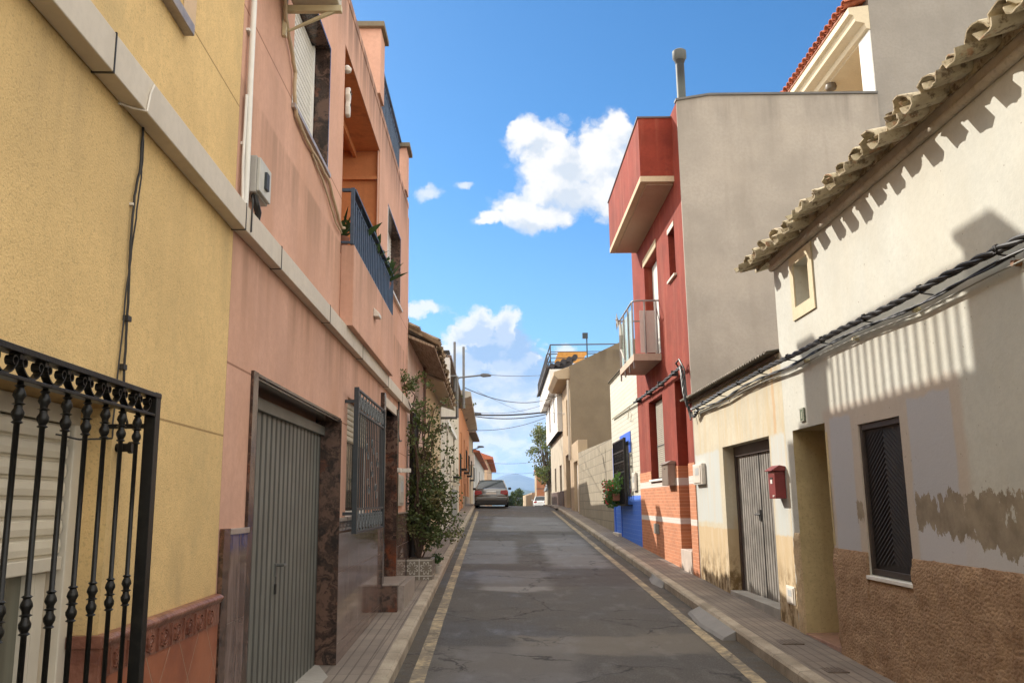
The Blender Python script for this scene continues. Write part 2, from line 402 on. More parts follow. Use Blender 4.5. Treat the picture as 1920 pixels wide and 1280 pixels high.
def line_fn(n, b):
    p = n.pos; x, y, z = n.sep(p); q = n.comb(x, y, 0)
    wear = n.mr(n.m('ADD', n.noise(q, 9, 6, .7), n.m('MULTIPLY', n.noise(q, 1.5, 3), .5)), .56, .84)
    c = n.mix(n.noise(q, 3, 4), (.50, .40, .24), (.38, .30, .19))
    c = n.mix(n.m('MULTIPLY', wear, .75), c, (.10, .09, .08))
    e = n.mr(n.vor(n.vm('ADD', q, n.scale(n.noise(q, 3, 3, col=True), .4, .4, 0)), 2.2, 'DISTANCE_TO_EDGE'), 0, .02, 1, 0)
    c = n.mix(n.m('MULTIPLY', e, .6), c, (.05, .045, .04))
    n.set(b.inputs['Normal'], n.bump(n.noise(q, 150, 2), .4, .003))
    return c
LINE = mat('worn_yellow_paint', line_fn, rough=.85)
def sweep(name, m, fx0, fx1, y0, y1, zoff, nx=1, edge=0., skirt=0.):
    """sheet following the street between x=fx0(y) and x=fx1(y)"""
    mb = MB(); S = stations(y0, y1); rows = []
    for y in S:
        r = []
        for i in range(nx+1):
            x = fx0(y)+(fx1(y)-fx0(y))*i/nx
            jx = (mnoise.noise(Vector((x*3, y*4, 0)))*edge if i in (0, nx) else 0)
            r.append(mb.p(x+jx, y, rz(x, y)+zoff+.012*mnoise.noise(Vector((x*.8, y*.35, 1)))*(1 if nx > 2 or edge else 0)))
        rows.append(r)
    for a, b_ in zip(rows, rows[1:]):
        for i in range(nx): mb.f.append([a[i], a[i+1], b_[i+1], b_[i]])
    if skirt:
        for i in (0, nx):
            low = []
            for k, y in enumerate(S):
                vv = mb.v[rows[k][i]]; mb.v.append(Vector((vv.x, vv.y, vv.z-skirt))); low.append(len(mb.v)-1)
            for k in range(len(S)-1): mb.f.append([rows[k][i], rows[k+1][i], low[k+1], low[k]])
    return mb.build(name, m, smooth=True, merge=True)
def rh(x, y): return .012*mnoise.noise(Vector((x*.8, y*.35, 1)))
struct(sweep('road', ASPH, lambda y: kl(y)-.02, lambda y: kr(y)+.02, -12, 230, 0, 14))
struct(sweep('yellow_line', LINE, lambda y: kl(y)+.13, lambda y: kl(y)+.26, -10, 41.5, .004, 1, .008))
struct(sweep('yellow_line', LINE, lambda y: kr(y)-.36, lambda y: kr(y)-.23, -10, 42.5, .004, 1, .008))
struct(sweep('pavement', PAVE, lambda y: kl(y)-2.2, lambda y: kl(y)-.125, -12, 230, PH, 1, 0, .3))
struct(sweep('pavement', PAVE, lambda y: kr(y)+.125, lambda y: kr(y)+2.2, -12, 43, PH, 1, 0, .3))
def kerb(fx, s_, y0, y1):
    mb = MB(); S = stations(y0, y1); prev = None
    for y in S:
        x = fx(y); o = [(0, -.25), (0, PH-.03), (.02*s_, PH-.006), (.125*s_, PH), (.125*s_, -.25)]
        r = [mb.p(x+a, y, rz(x, y)+b_+.004) for a, b_ in o]
        if prev:
            for i in range(4): mb.f.append([prev[i], prev[i+1], r[i+1], r[i]])
        else: mb.f.append(r[:])
        prev = r
    mb.f.append(prev)
    return struct(mb.build('kerb', KERB))
kerb(kl, -1, -12, 230); kerb(kr, 1, -12, 43)
CONC = plaster('concrete', (.33, .31, .28), .18, .5, 60, .005, .3)
# concrete wedges laid against the right kerb
def ramp(y0, y1, name, label, w=.3):
    mb = MB(); S = [y0+(y1-y0)*i/10 for i in range(11)]; prev = None
    for k, y in enumerate(S):
        x = kr(y); e = .06*abs(k-5)/5
        r = [mb.p(x-w+e+.02*mnoise.noise(Vector((y*5, 0, 0))), y, rz(x-w, y)-.02), mb.p(x-w+.05+e, y, rz(x-w, y)+.035), mb.p(x-.003, y, rz(x, y)+PH-.02), mb.p(x-.003, y, rz(x, y)-.03)]
        if prev:
            for i in range(4): mb.f.append([prev[i], prev[(i+1) % 4], r[(i+1) % 4], r[i]])
        else: mb.f.append(r[:])
        prev = r
    mb.f.append(prev[::-1]); tag(mb.build(name, mat('ramp_concrete', lambda n, b: (n.set(b.inputs['Normal'], n.bump(n.noise(n.pos, 60, 4), .5, .006)), n.mix(n.noise(n.pos, 4, 5), (.19, .185, .18), (.27, .26, .25)))[1], rough=.9), bevel=.008), label, 'kerb ramp', 'concrete kerb ramps')
ramp(9.7, 11.5, 'kerb_ramp', 'long pale concrete wedge against the right kerb in front of the ribbed metal door', .24)
ramp(14.0, 15.2, 'kerb_ramp', 'thin broken concrete wedge against the kerb before the red house', .13)
IRON = simple('cast_iron_cover', (.15, .12, .10), .6, .4, .2, 40)
for (x, y, w_, l_, lab) in [(2.86, 9.0, .22, .28, 'small cast cover in the pavement by the mailbox wall'), (2.84, 7.75, .18, .22, 'small square cover in the pavement beside the recessed doorway')]:
    z = rz(x, y)+PH; mb = MB().box(x-w_/2, x+w_/2, y-l_/2, y+l_/2, z-.04, z+.006)
    for k in range(5): mb.box(x-w_/2+.02+k*w_/5.5, x-w_/2+.04+k*w_/5.5, y-l_/2+.02, y+l_/2-.02, z+.006, z+.009)
    tag(mb.build('access_cover', IRON), lab, 'cover', 'pavement access covers')
# terrain
def terr(x, y):
    side = abs(x-.5)
    base = gz(y)-.35
    if y > 230: base = gz(y)-.35*max(0, 1-(y-230)/60)+.2
    h = base - (side*.0 if y < 60 else 0)
    if y > 130:
        h += (mnoise.fractal(Vector((x*.004, y*.004, 3)), 1, 2, 4))*min(1, (y-130)/600)*16*(1 if y < 9000 else .5)
    return h
def ground_fn(n, b):
    p = n.pos
    a = n.noise(p, .012, 6, .6); bq = n.noise(p, .15, 5, .6)
    c = n.mix(n.mr(a, .4, .6), (.20, .17, .10), (.06, .085, .03)); c = n.mix(n.mr(bq, .4, .65), c, (.10, .10, .045)); return c
mb = MB(); ys = [-60, -30, 0, 20, 40, 46, 52, 60, 80, 108, 130, 150, 175, 200, 240, 300, 360, 430, 520, 640, 800, 1000, 1300, 1700, 2300, 3200, 4500, 7000, 11000, 16000]
xs = sorted([sgn*v for v in (6, 15, 30, 50, 80, 130, 200, 320, 500, 800, 1300, 2200, 4000, 8000) for sgn in (-1, 1)]+[0])
G = [[mb.p(x, y, terr(x, y)) for x in xs] for y in ys]
for j in range(len(ys)-1):
    for i in range(len(xs)-1): mb.f.append([G[j][i], G[j][i+1], G[j+1][i+1], G[j+1][i]])
struct(mb.build('ground', mat('dry_ground', ground_fn, rough=.95), smooth=True))
# mountains at the end of the street
def ridge(name, y, half, hfun, col, seed, depth):
    mb = MB(); N = 90; M_ = 12; rows = []
    for j in range(M_+1):
        t = j/M_; r = []
        for i in range(N+1):
            x = -half+2*half*i/N; h = hfun(x)
            z = -62+(h+62)*math.sin(t*math.pi/2)+mnoise.fractal(Vector((x*.0016+seed, t*3.2, seed)), 1, 2, 5)*h*.10*t
            r.append(mb.p(x, y-depth+depth*t+0, z))
        rows.append(r)
    for j in range(M_):
        for i in range(N): mb.f.append([rows[j][i], rows[j][i+1], rows[j+1][i+1], rows[j+1][i]])
    back = [mb.p(-half+2*half*i/N, y+depth, -62) for i in range(N+1)]
    for i in range(N): mb.f.append([rows[-1][i], rows[-1][i+1], back[i+1], back[i]])
    def f(n, b): return n.mix(n.mr(n.noise(n.pos, .004, 7, .65), .4, .6), col, sc3(col, .55))
    return struct(mb.build(name, mat(name+'_slope', f, rough=1.), smooth=True))
def pk(x, c, w, h): return h*math.exp(-((x-c)/w)**2)
YM = 5200.
def hm(x):
    X = x/YM*1600+945   # angular position only used to shape the skyline profile
    return 30+pk(X, 962, 95, 112)+pk(X, 958, 15, 48)+pk(X, 984, 13, 20)+pk(X, 760, 90, 60)+pk(X, 1130, 70, 50)+9*mnoise.noise(Vector((X*.11, 1, 0)))+4*mnoise.noise(Vector((X*.4, 1, 0)))
ridge('mountain', YM, 3600, hm, (.12, .13, .10), 1.3, 900)
ridge('hill', 2600., 2200, lambda x: 12+pk(x, 60, 60, 26)+pk(x, -120, 120, 14)+pk(x, 400, 200, 20)+8*mnoise.noise(Vector((x*.006, 2, 0))), (.07, .09, .04), 4.1, 420)

# ------------------------------------------------------------------ materials for buildings
YEL = (.69, .485, .225); PNK = (.60, .355, .265)
def groove_extra(levels, ystops=(), hw=.006, col=(.25, .15, .06), more=None):
    def ex(n, b, p, c):
        x, y, z = n.sep(p); m = None
        for L in levels:
            z0, a0, a1 = L if isinstance(L, tuple) else (L, -99, 999)
            q = n.m('COMPARE', z, z0, hw)
            if a0 > -99 or a1 < 999: q = n.m('MULTIPLY', q, n.m('MULTIPLY', n.m('GREATER_THAN', y, a0), n.m('LESS_THAN', y, a1)))
            m = q if m is None else n.m('MAXIMUM', m, q)
        if more: c = more(n, b, p, c)
        return n.mix(n.m('MULTIPLY', m, .75), c, col)
    return ex
def yel_more(n, b, p, c):
    x, y, z = n.sep(p)
    g = n.noise(n.scale(p, 1, .9, .8), 1.6, 6, .62)
    c = n.mix(n.mr(g, .48, .72, 0, .5), c, (.42, .33, .18))
    c = stain(n, p, c, 1.47, .8, (.30, .225, .13), .52, 2.6, 6., .35)
    c = n.mix(n.m('MULTIPLY', n.mr(z, .0, -.46), n.mr(n.noise(p, 3, 5, .65), .4, .7, 0, .6)), c, (.34, .25, .14))
    return c
YELM = plaster('yellow_rough_render', YEL, .10, .8, 130, .004, .25, (.40, .29, .15), mott=.35, extra=groove_extra([2.2, .36], hw=.005, more=yel_more))
def pink_more(n, b, p, c):
    g = n.noise(n.scale(p, 1, 1.2, .5), 1.1, 5, .6)
    c = n.mix(n.mr(g, .45, .7, 0, .4), c, (.50, .27, .17))
    c = stain(n, p, c, 5.02, .85, (.16, .10, .075), .42, 3.4, 2., .8)
    c = stain(n, p, c, 2.38, .7, (.24, .15, .10), .45, 3.2, 5., .55)
    c = stain(n, p, c, 1.45, .65, (.27, .155, .10), .5, 2.2, 8., .65)
    c = stain(n, p, c, 2.76, .9, (.36, .22, .15), .52, 2.9, 12., .35)
    return c
PNKM = plaster('pink_render', PNK, .09, .35, 60, .003, .18, (.36, .2, .13), extra=groove_extra([(2.83, -9, 99), (.75, -9, 99)], hw=.006, col=(.22, .10, .06), more=pink_more))
ORGM = plaster('orange_render', (.55, .21, .085), .14, .35, 60, .003, .45, (.2, .08, .05))
def marble_fn(base, vein, rust, sc_=1.):
    def f(n, b):
        p = n.pos
        w = n.vm('ADD', p, n.scale(n.vm('SUBTRACT', n.noise(p, 2.3*sc_, 5, .6, col=True), (.5, .5, .5)), .9, .9, .9))
        v = n.noise(n.scale(w, 1, 1.0, 1), 4.2*sc_, 9, .68, 1.6); r2 = n.noise(w, 1.5*sc_, 4, .5, .8)
        c = n.mix(n.mr(v, .38, .62), base, vein); c = n.mix(n.mr(r2, .54, .68, 0, .8), c, rust)
        c = n.mix(n.mr(n.m('ABSOLUTE', n.m('SUBTRACT', v, .5)), 0, .02, .7, 0), c, (.008, .006, .005))
        return c
    return f
MARB = mat('dark_veined_marble', marble_fn((.022, .015, .013), (.13, .075, .055), (.20, .055, .022)), rough=.2)
def dadom(n, b):
    p = n.pos; x, y, z = n.sep(p)
    v = n.noise(n.scale(p, 1, 3.2, .7), 3.5, 7, .65, .8)
    c = n.mix(n.mr(v, .35, .68), (.10, .065, .055), (.25, .175, .15))
    c = n.mix(n.mr(n.noise(p, 1.2, 5, .6), .5, .7, 0, .6), c, (.12, .055, .04))
    j = n.m('MAXIMUM', n.mr(n.m('PINGPONG', z, .3), 0, .004, 1, 0), n.mr(n.m('PINGPONG', y, .3), 0, .003, 1, 0))
    n.set(b.inputs['Roughness'], n.m('ADD', n.mr(n.noise(p, 3, 4), .3, .7, .045, .11), n.m('MULTIPLY', j, .4)))
    return n.mix(n.m('MULTIPLY', j, .5), c, (.05, .035, .03))
DADO = mat('polished_brown_granite', dadom, rough=.15)
CAPG = simple('granite_cap', (.30, .25, .22), .3, 0, .2, 14)
ALU = simple('cream_aluminium', (.58, .53, .44), .45, 0, .05)
WHT = simple('white_paint', (.72, .70, .66), .5, 0, .06)
SHUT = simple('cream_shutter', (.62, .56, .45), .55, 0, .05)
BLK = mat('black_iron', lambda n, b: (n.set(b.inputs['Normal'], n.bump(n.noise(n.pos, 120, 3), .35, .002)), n.mix(n.mr(n.noise(n.pos, 30, 4), .5, .7), (.006, .0055, .005), (.012, .011, .009)))[1], rough=.38, spec=.3)
GRI = simple('grey_iron', (.022, .030, .037), .45, 0, .15, 20)
NAVY = simple('blue_grey_railing', (.05, .075, .115), .45, .2, .15, 20)
DUCT = plaster('duct_cream', (.60, .53, .44), .06, .15, 60, .001, .25, (.38, .33, .27), .55)
DUCTB = plaster('duct_underside', (.30, .25, .17), .1, .2, 60, .001, .2, None, .7)
PVC = simple('white_pvc', (.62, .57, .50), .45, 0, .06)
BLKC = simple('black_cable', (.018, .016, .015), .5, 0, .1)
GLASS = mat('dark_window_glass', None, (.02, .022, .02), .05, 0, .6)
CURT = mat('curtain_behind_glass', lambda n, b: n.mix(n.noise(n.scale(n.pos, 1, 26, .5), 1.0, 3), (.07, .07, .05), (.16, .155, .12)), rough=.25)
GARD = simple('grey_garage_metal', (.165, .168, .152), .45, .15, .12, 3)
TERRA = mat('terracotta_relief', lambda n, b: (n.set(b.inputs['Normal'], n.bump(n.noise(n.pos, 30, 3), .7, .01)), n.mix(n.mr(n.noise(n.pos, 9, 5), .3, .7), (.14, .048, .03), (.27, .115, .075)))[1], rough=.32)
def diam(n, b):
    x, y, z = n.sep(n.pos); a = n.m('ADD', n.m('MULTIPLY', y, 2.6), n.m('MULTIPLY', z, 2.0)); c_ = n.m('SUBTRACT', n.m('MULTIPLY', y, 2.6), n.m('MULTIPLY', z, 2.0))
    j = n.m('MAXIMUM', n.mr(n.m('PINGPONG', a, .5), 0, .018, 1, 0), n.mr(n.m('PINGPONG', c_, .5), 0, .018, 1, 0))
    c = n.mix(n.mr(n.noise(n.pos, 3, 5, .6), .3, .7), (.22, .058, .025), (.36, .12, .055))
    n.set(b.inputs['Normal'], n.bump(n.m('SUBTRACT', n.m('MULTIPLY', n.noise(n.pos, 20, 3), .3), j), .5, .006))
    return n.mix(n.m('MULTIPLY', j, .8), c, (.35, .25, .18))
DIAM = mat('terracotta_diamond_tiles', diam, rough=.28)
def gline(y): return gz(y)

# ---- reusable builders
def shutter(mb, fr_s0, fr_s1, z0, z1, d, pitch=.045, dep=.012):
    k = int((z1-z0)/pitch); pts = []
    for i in range(k+1):
        z = z0+(z1-z0)*i/k
        if i < k:
            h = (z1-z0)/k
            poly = [(z, d-.004), (z+.1*h, d-.004), (z+.18*h, d+dep*.7), (z+.5*h, d+dep), (z+.86*h, d+dep*.7), (z+.98*h, d-.004)]
            for a, b_ in zip(poly, poly[1:]):
                mb.face([(fr_s0, a[1], a[0]), (fr_s1, a[1], a[0]), (fr_s1, b_[1], b_[0]), (fr_s0, b_[1], b_[0])])
    mb.face([(fr_s0, d-.006, z0), (fr_s1, d-.006, z0), (fr_s1, d-.006, z1), (fr_s0, d-.006, z1)])
    return mb
def ribs(mb, s0, s1, z0, z1, d, pitch=.1, dep=.018, duty=.8):
    k = max(1, round((s1-s0)/pitch)); w = (s1-s0)/k
    for i in range(k):
        a = s0+i*w; q = [(a, d-dep), (a+w*(1-duty)*.35, d-dep), (a+w*(1-duty)*.8, d), (a+w*(.93), d), (a+w*(.965), d-dep), (a+w, d-dep)]
        for u_, v_ in zip(q, q[1:]): mb.face([(u_[0], u_[1], z0), (v_[0], v_[1], z0), (v_[0], v_[1], z1), (u_[0], u_[1], z1)])
    return mb
def scroll_pts(c, r, a0, a1, k=18, spiral=0.):
    return [(c[0]+(r*(1-spiral*i/k))*math.cos(a0+(a1-a0)*i/k), c[1]+(r*(1-spiral*i/k))*math.sin(a0+(a1-a0)*i/k)) for i in range(k+1)]
def strip(mb, pts, d, w=.02, t=.004):
    """flat iron band bent along (s,z) points, w deep"""
    for (a, b_) in zip(pts, pts[1:]):
        dx_, dz_ = b_[0]-a[0], b_[1]-a[1]; L = math.hypot(dx_, dz_) or 1; nx, nz = -dz_/L*t/2, dx_/L*t/2
        P_ = [(a[0]+nx, a[1]+nz), (b_[0]+nx, b_[1]+nz), (b_[0]-nx, b_[1]-nz), (a[0]-nx, a[1]-nz)]
        A = [mb.p(q[0], d-w/2, q[1]) for q in P_]; B = [mb.p(q[0], d+w/2, q[1]) for q in P_]
        for i in range(4): mb.f.append([A[i], A[(i+1) % 4], B[(i+1) % 4], B[i]])
        mb.f.append(A); mb.f.append(B[::-1])
def leafcloud(mb, centers, nper, size, spread, seed=1, flat=.5):
    rnd = random.Random(seed)
    for (c, r) in centers:
        for _ in range(nper):
            d = Vector((rnd.gauss(0, 1), rnd.gauss(0, 1), rnd.gauss(0, 1))); d = d.normalized()*(rnd.random()**.45)*r*spread
            p = Vector(c)+d; s_ = size*rnd.uniform(.6, 1.35)
            ax = Vector((rnd.gauss(0, 1), rnd.gauss(0, 1), rnd.gauss(0, .7)+.5)).normalized(); u_ = ax.orthogonal().normalized()
            u_ = (Matrix.Rotation(rnd.uniform(0, 6.28), 3, ax) @ u_); w_ = ax.cross(u_)
            tip = p+u_*s_; mid1 = p+u_*s_*.45+w_*s_*.38+ax*s_*.08; mid2 = p+u_*s_*.45-w_*s_*.38+ax*s_*.08
            i = len(mb.v); mb.v += [p, mid1, tip, mid2]; mb.f.append([i, i+1, i+2]); mb.f.append([i, i+2, i+3])
def leafmat(name, dark, light, third=None):
    def f(n, b):
        p = n.pos; v = n.noise(p, 9, 3); w = n.noise(p, 2.2, 3)
        c = n.mix(n.mr(v, .3, .7), dark, light)
        if third: c = n.mix(n.mr(w, .52, .68, 0, .8), c, third)
        b.inputs['Transmission Weight'].default_value = 0
        tr = n.new('ShaderNodeBsdfTranslucent'); n.set(tr.inputs['Color'], n.mix(.5, c, light))
        ms = n.new('ShaderNodeMixShader'); ms.inputs[0].default_value = .3
        n.l.new(b.outputs[0], ms.inputs[1]); n.l.new(tr.outputs[0], ms.inputs[2])
        out = [q for q in n.n if q.type == 'OUTPUT_MATERIAL'][0]; n.l.new(ms.outputs[0], out.inputs['Surface'])
        return c
    return mat(name, f, rough=.55)
def pot_plant(label, loc, h=.35, r=.16, pot=(.3, .12, .07), seed=1, group=None, broad=False):
    t = thing('potted_plant', label, 'plant', loc, 0, group)
    fr = Fr(loc[0], loc[1], 0, 'L'); fr.a = Vector((1, 0, 0)); fr.n = Vector((0, 1, 0)); z = loc[2]
    MB(fr).lathe((0, 0), [(.055, z), (.075, z+.1), (.085, z+.12), (.085, z+.135), (.07, z+.135), (.06, z+.1)], 12).build('pot', simple('pot_%d' % int(pot[0]*100), pot, .7), t, True)
    mb = MB(fr); rnd = random.Random(seed)
    if broad:
        for k in range(14):
            a = rnd.uniform(0, 6.28); el = rnd.uniform(.5, 1.4); L = h*rnd.uniform(.5, 1.)
            p0 = Vector((loc[0], loc[1], z+.12)); di = Vector((math.cos(a)*math.cos(el), math.sin(a)*math.cos(el), math.sin(el))); side = di.cross(Vector((0, 0, 1))).normalized()
            ps = [p0+di*L*t_-Vector((0, 0, 1))*.12*L*t_*t_ for t_ in (0, .35, .7, 1)]; ws = [.008, .045, .04, .003]
            for i in range(3):
                j = len(mb.v); mb.v += [ps[i]-side*ws[i], ps[i]+side*ws[i], ps[i+1]+side*ws[i+1], ps[i+1]-side*ws[i+1]]; mb.f.append([j, j+1, j+2, j+3])
    else: leafcloud(mb, [((loc[0], loc[1], z+.14+h*.45), r)], 120, .05, 1., seed)
    mb.build('foliage', leafmat('pot_leaf', (.02, .05, .015), (.06, .12, .03)), t)
    return t
FP = Fr(-1.405, 0, -.7, 'L'); FY = Fr(-1.309, 0, -1.93, 'L'); FF = Fr(-1.41, 0, -.84, 'L'); FR = Fr(3.2, 0, 0, 'R')
def base(fr, s, d=0, z=None): q = fr.w(s, d, 0); return (q.x, q.y, gz(q.y) if z is None else z)
# =================================================================== yellow house
H = thing('yellow_house', 'yellow rough-rendered house at the left edge with terracotta tile base', 'house', base(FY, 1, -3))
MB(FY).wall(-7, 4.48, -2.3, 5.0, [(1.2, 3.11, -2.2, .355, .16), (2.3, 3.53, 2.16, 3.6, .14)], D=7).build('wall', YELM, H)
w = MB(FY).box(1.2, 3.11, -.159, -.115, .29, .354).build('window', ALU, H, bevel=.003)
shutter(MB(FY), 1.2, 3.02, -.16, .285, -.12, .062, .012).build('shutter', SHUT, w)
MB(FY).box(1.2, 3.02, -.135, -.10, -.205, -.16).build('shutter_rail', ALU, w, bevel=.004)
f = MB(FY); f.box(3.03, 3.109, -.158, -.095, -2.2, .288); f.box(2.86, 2.90, -.158, -.125, -2.2, -.21); f.box(2.915, 2.985, -.158, -.132, -2.2, -.21); f.box(2.30, 2.36, -.158, -.13, -2.2, -.21)
f.split('frame', ALU, w, bevel=.004)
MB(FY).box(1.2, 2.86, -.157, -.15, -2.2, -.19).build('glass', CURT, w)
# dado on the facade and turning into the window reveal
dd = MB(FY)
for (a0, a1, d0, d1) in ((3.11, 4.47, 0.002, .022),):
    dd.box(a0, a1, d0, d1, -1.9, -.575)
DD = dd.build('dado', DIAM, H)
fz = MB(FY); fz.box(3.11, 4.47, .002, .026, -.575, -.475)
for k in range(9):                                  # relief squares of the frieze
    a = 3.16+k*.155
    if a+.12 < 4.46:
        fz.box(a-.008, a-.002, .026, .034, -.57, -.48)
        for rr in (.035, .022):
            strip(fz, scroll_pts((a+.07, -.527), rr, 0, 6.28, 12), .029, .012, .004)
        for q in range(4):
            t_ = q*math.pi/2+.78; fz.tube([(a+.07, .029, -.527), (a+.07+.05*math.cos(t_), .03, -.527+.035*math.sin(t_))], .004, 5)
fz.box(3.085, 3.108, -.093, .02, -1.9, -.475)
fz.build('frieze', TERRA, DD)
cp = MB(FY).prism([(.002, -.475), (.03, -.475), (.045, -.455), (.045, -.445), (.028, -.435), (.002, -.43)], 3.10, 4.475, 'a')
cp.box(3.075, 3.108, -.093, .03, -.474, -.432)
cp.build('moulding', TERRA, DD, bevel=.003)
up = MB(FY).box(2.3, 3.53, -.139, -.10, 2.16, 3.6).build('window', ALU, H)
shutter(MB(FY), 2.36, 3.47, 2.22, 3.58, -.095, .05).build('shutter', SHUT, up)
MB(FY).box(2.2, 3.575, -.02, .045, 2.10, 2.155).build('sill', CAPG, up, bevel=.004)
MB(FY).box(3.532, 3.69, .0015, .006, 2.2, 3.6).build('surround', plaster('pale_render', (.62, .45, .30), .06, .3, 80, .003, .2), up)
# projecting wrought-iron grille
g = MB(FY); GD = .15
g.box(3.055, 3.10, GD-.02, GD+.02, -1.25, .405)
g.box(1.2, 3.10, GD-.022, GD+.022, .385, .402); g.box(1.2, 3.10, GD-.018, GD+.018, .318, .328); g.box(1.2, 3.10, GD-.018, GD+.018, -1.25, -1.235)
for z in (.285, -1.15): g.box(3.06, 3.085, -.01, GD-.02, z-.008, z+.008)
G = g.build('window_grille', BLK, H, bevel=.0015)
def baluster(fr, s, d, z0, z1, knots, r=.008, k=1.):
    prof = [(r, z0)]
    for zc in knots:
        for dz_, q in ((-.085, 1), (-.078, 2.3), (-.07, 1.3), (-.05, 2.4), (-.035, 2.5), (-.018, 1.5), (-.006, 1.4), (0, 2.7), (.006, 1.4), (.018, 1.5), (.036, 2.6), (.052, 2.2), (.07, 1.25), (.078, 2.2), (.085, 1)):
            prof.append((r*(1+(q-1)*.72), zc+dz_*k))
    prof.append((r, z1)); return MB(fr).lathe((s, d), sorted(prof, key=lambda q: q[1]), 8)
s = 2.945
for k in range(13):
    baluster(FY, s-.129*k, GD, -1.24, .32, (-.27, .262), .0078, .60).build('baluster', BLK, G, True, angle=60)
sc_ = MB(FY)
for k in range(14):
    c0 = 3.02-.129*k; R_ = .052; c = (c0-.045, .382)
    # U-shaped scroll with curled ends
    pts = [(c0-.04+.056*math.cos(a_), .386+.056*math.sin(a_)) for a_ in [math.pi*(1.06+.88*i_/16) for i_ in range(17)]]; strip(sc_, pts, GD, .022, .0045)
    strip(sc_, scroll_pts((c0-.04+.040, .366), .0135, -.3, math.pi*1.5, 12, .3), GD, .022, .004); strip(sc_, scroll_pts((c0-.04-.040, .366), .0135, math.pi+.3, -math.pi*.5, 12, .3), GD, .022, .004)
    for q in (-.058, .018): sc_.box(c0-.04+q, c0-.04+q+.04, GD-.019, GD+.019, .352, .386) if False else None
    sc_.box(c0-.115, c0-.095, GD-.014, GD+.014, .372, .386)
sc_.build('scroll_frieze', BLK, G)
MB(FY).tube([(3.155, .0, .215), (3.155, .045, .215)], .016, 10).tube([(3.155, .045, .215), (3.155, .06, .215)], .022, 10).build('shutter_stop', BLK, H, True)
# cable duct along both facades
du = thing('cable_duct', 'long cream boxed cable duct running across the yellow and pink facades', 'cable duct', base(FP, 5, .05, 1.45))
d1 = MB(FY); d1.box(-6, 4.47, .003, .075, 1.47, 1.615); d1.build('cover', DUCT, du, bevel=.004)
d2 = MB(FP); d2.box(4.49, 14.2, .003, .07, 1.475, 1.62); d2.build('cover', DUCT, du, bevel=.004)
jn = MB(FY)
for a in (2.72, 4.44): jn.box(a, a+.008, .0, .078, 1.466, 1.618)
jn.split('joint', BLKC, du)
jn = MB(FP)
for a in (5.25, 6.9, 8.7, 10.9, 12.6): jn.box(a, a+.01, .0, .073, 1.471, 1.623)
jn.split('joint', BLKC, du)
br = MB(FP)
for a in (5.6, 7.6, 9.5, 11.6): br.box(a, a+.5, .071, .074, 1.49, 1.55+.05*random.random())
br = MB(FY); br.tube([(2.95, -.0, 1.466), (2.98, .04, 1.462), (3.02, .079, 1.468), (3.04, .08, 1.55), (3.07, .079, 1.60)], .004, 6)
br.build('cable_tie', PVC, du, True)
# black cables on the yellow wall
cb = thing('wall_cable', 'pair of thin black cables hanging down the yellow wall from the duct', 'cable', base(FY, 3.15, .01, .4))
def wig(pts, sub=6, amp=.003, seed=0):
    o = []
    for a, b_ in zip(pts, pts[1:]):
        for i in range(sub): t_ = i/sub; o.append(tuple(a[j]+(b_[j]-a[j])*t_+amp*mnoise.noise(Vector((a[j]*9+i*.7+seed, j*3.3, seed))) for j in range(3)))
    return o+[pts[-1]]
A = FY.px
MB(FY).tube(wig([(3.165, .01, 1.47), (3.16, .012, 1.30), (3.125, .012, 1.17), (3.12, .012, .98), (3.135, .012, .78), (3.14, .012, .62), (3.15, .012, .42), (3.17, .012, .36), (3.19, .02, .3)], 5), .0048, 6).build('cable', BLKC, cb, True)
MB(FY).tube(wig([(3.17, .008, 1.47), (3.185, .01, 1.34), (3.15, .016, 1.15), (3.14, .012, 1.0), (3.12, .009, .8), (3.10, .009, .5), (3.08, .012, .3), (3.04, .03, .24), (2.95, -.04, .23), (2.9, -.1, .245)], 5, .003, 4), .0032, 6).build('cable', BLKC, cb, True)
MB(FY).box(3.125, 3.16, 0, .02, .685, .705).build('cable_clip', BLKC, cb)
MB(FY).box(3.12, 3.15, 0, .02, .50, .52).build('cable_clip', BLKC, cb)
MB(FY).box(3.11, 3.13, 0, .014, 1.13, 1.14).build('cable_clip', PVC, cb)

# =================================================================== pink house
H = thing('pink_house', 'pink rendered two-storey house with loggia and grey ribbed garage door', 'house', base(FP, 9, -3))
holes = [(5.04, 7.857, -1.8, .757, .22), (8.26, 9.9, -.13, 1.03, .14), (10.86, 12.24, -1.9, 1.24, .3), (5.66, 6.98, 2.80, 3.97, .17), (7.68, 10.27, 2.3, 4.42, 1.5), (11.15, 12.78, 2.92, 4.04, .17)]
MB(FP).wall(4.48, 13.9, -2.2, 4.93, holes, D=7).build('wall', PNKM, H)
MB(FP).box(13.9, 14.35, -6.9, -.03, -2, 4.9).build('side_wall', PNKM, H)
# loggia lining
lg = MB(FP); lg.face([(10.262, 0-.004, 2.3), (10.262, -1.49, 2.3), (10.262, -1.49, 4.41), (10.262, -.004, 4.41)])
lg.box(7.7, 10.26, -.34, -.3, 4.33, 4.41); lg.box(10.21, 10.262, -1.49, -.01, 4.02, 4.06)
lg.face([(7.69, -.005, 4.412), (10.26, -.005, 4.412), (10.26, -1.49, 4.412), (7.69, -1.49, 4.412)]); lg.face([(7.69, -1.49, 2.3), (10.26, -1.49, 2.3), (10.26, -1.49, 4.41), (7.69, -1.49, 4.41)])
lg.build('loggia_lining', ORGM, H)
MB(FP).box(10.2, 10.258, -.02, -.008, 2.4, 4.4).build('loggia_trim', PNKM, H)
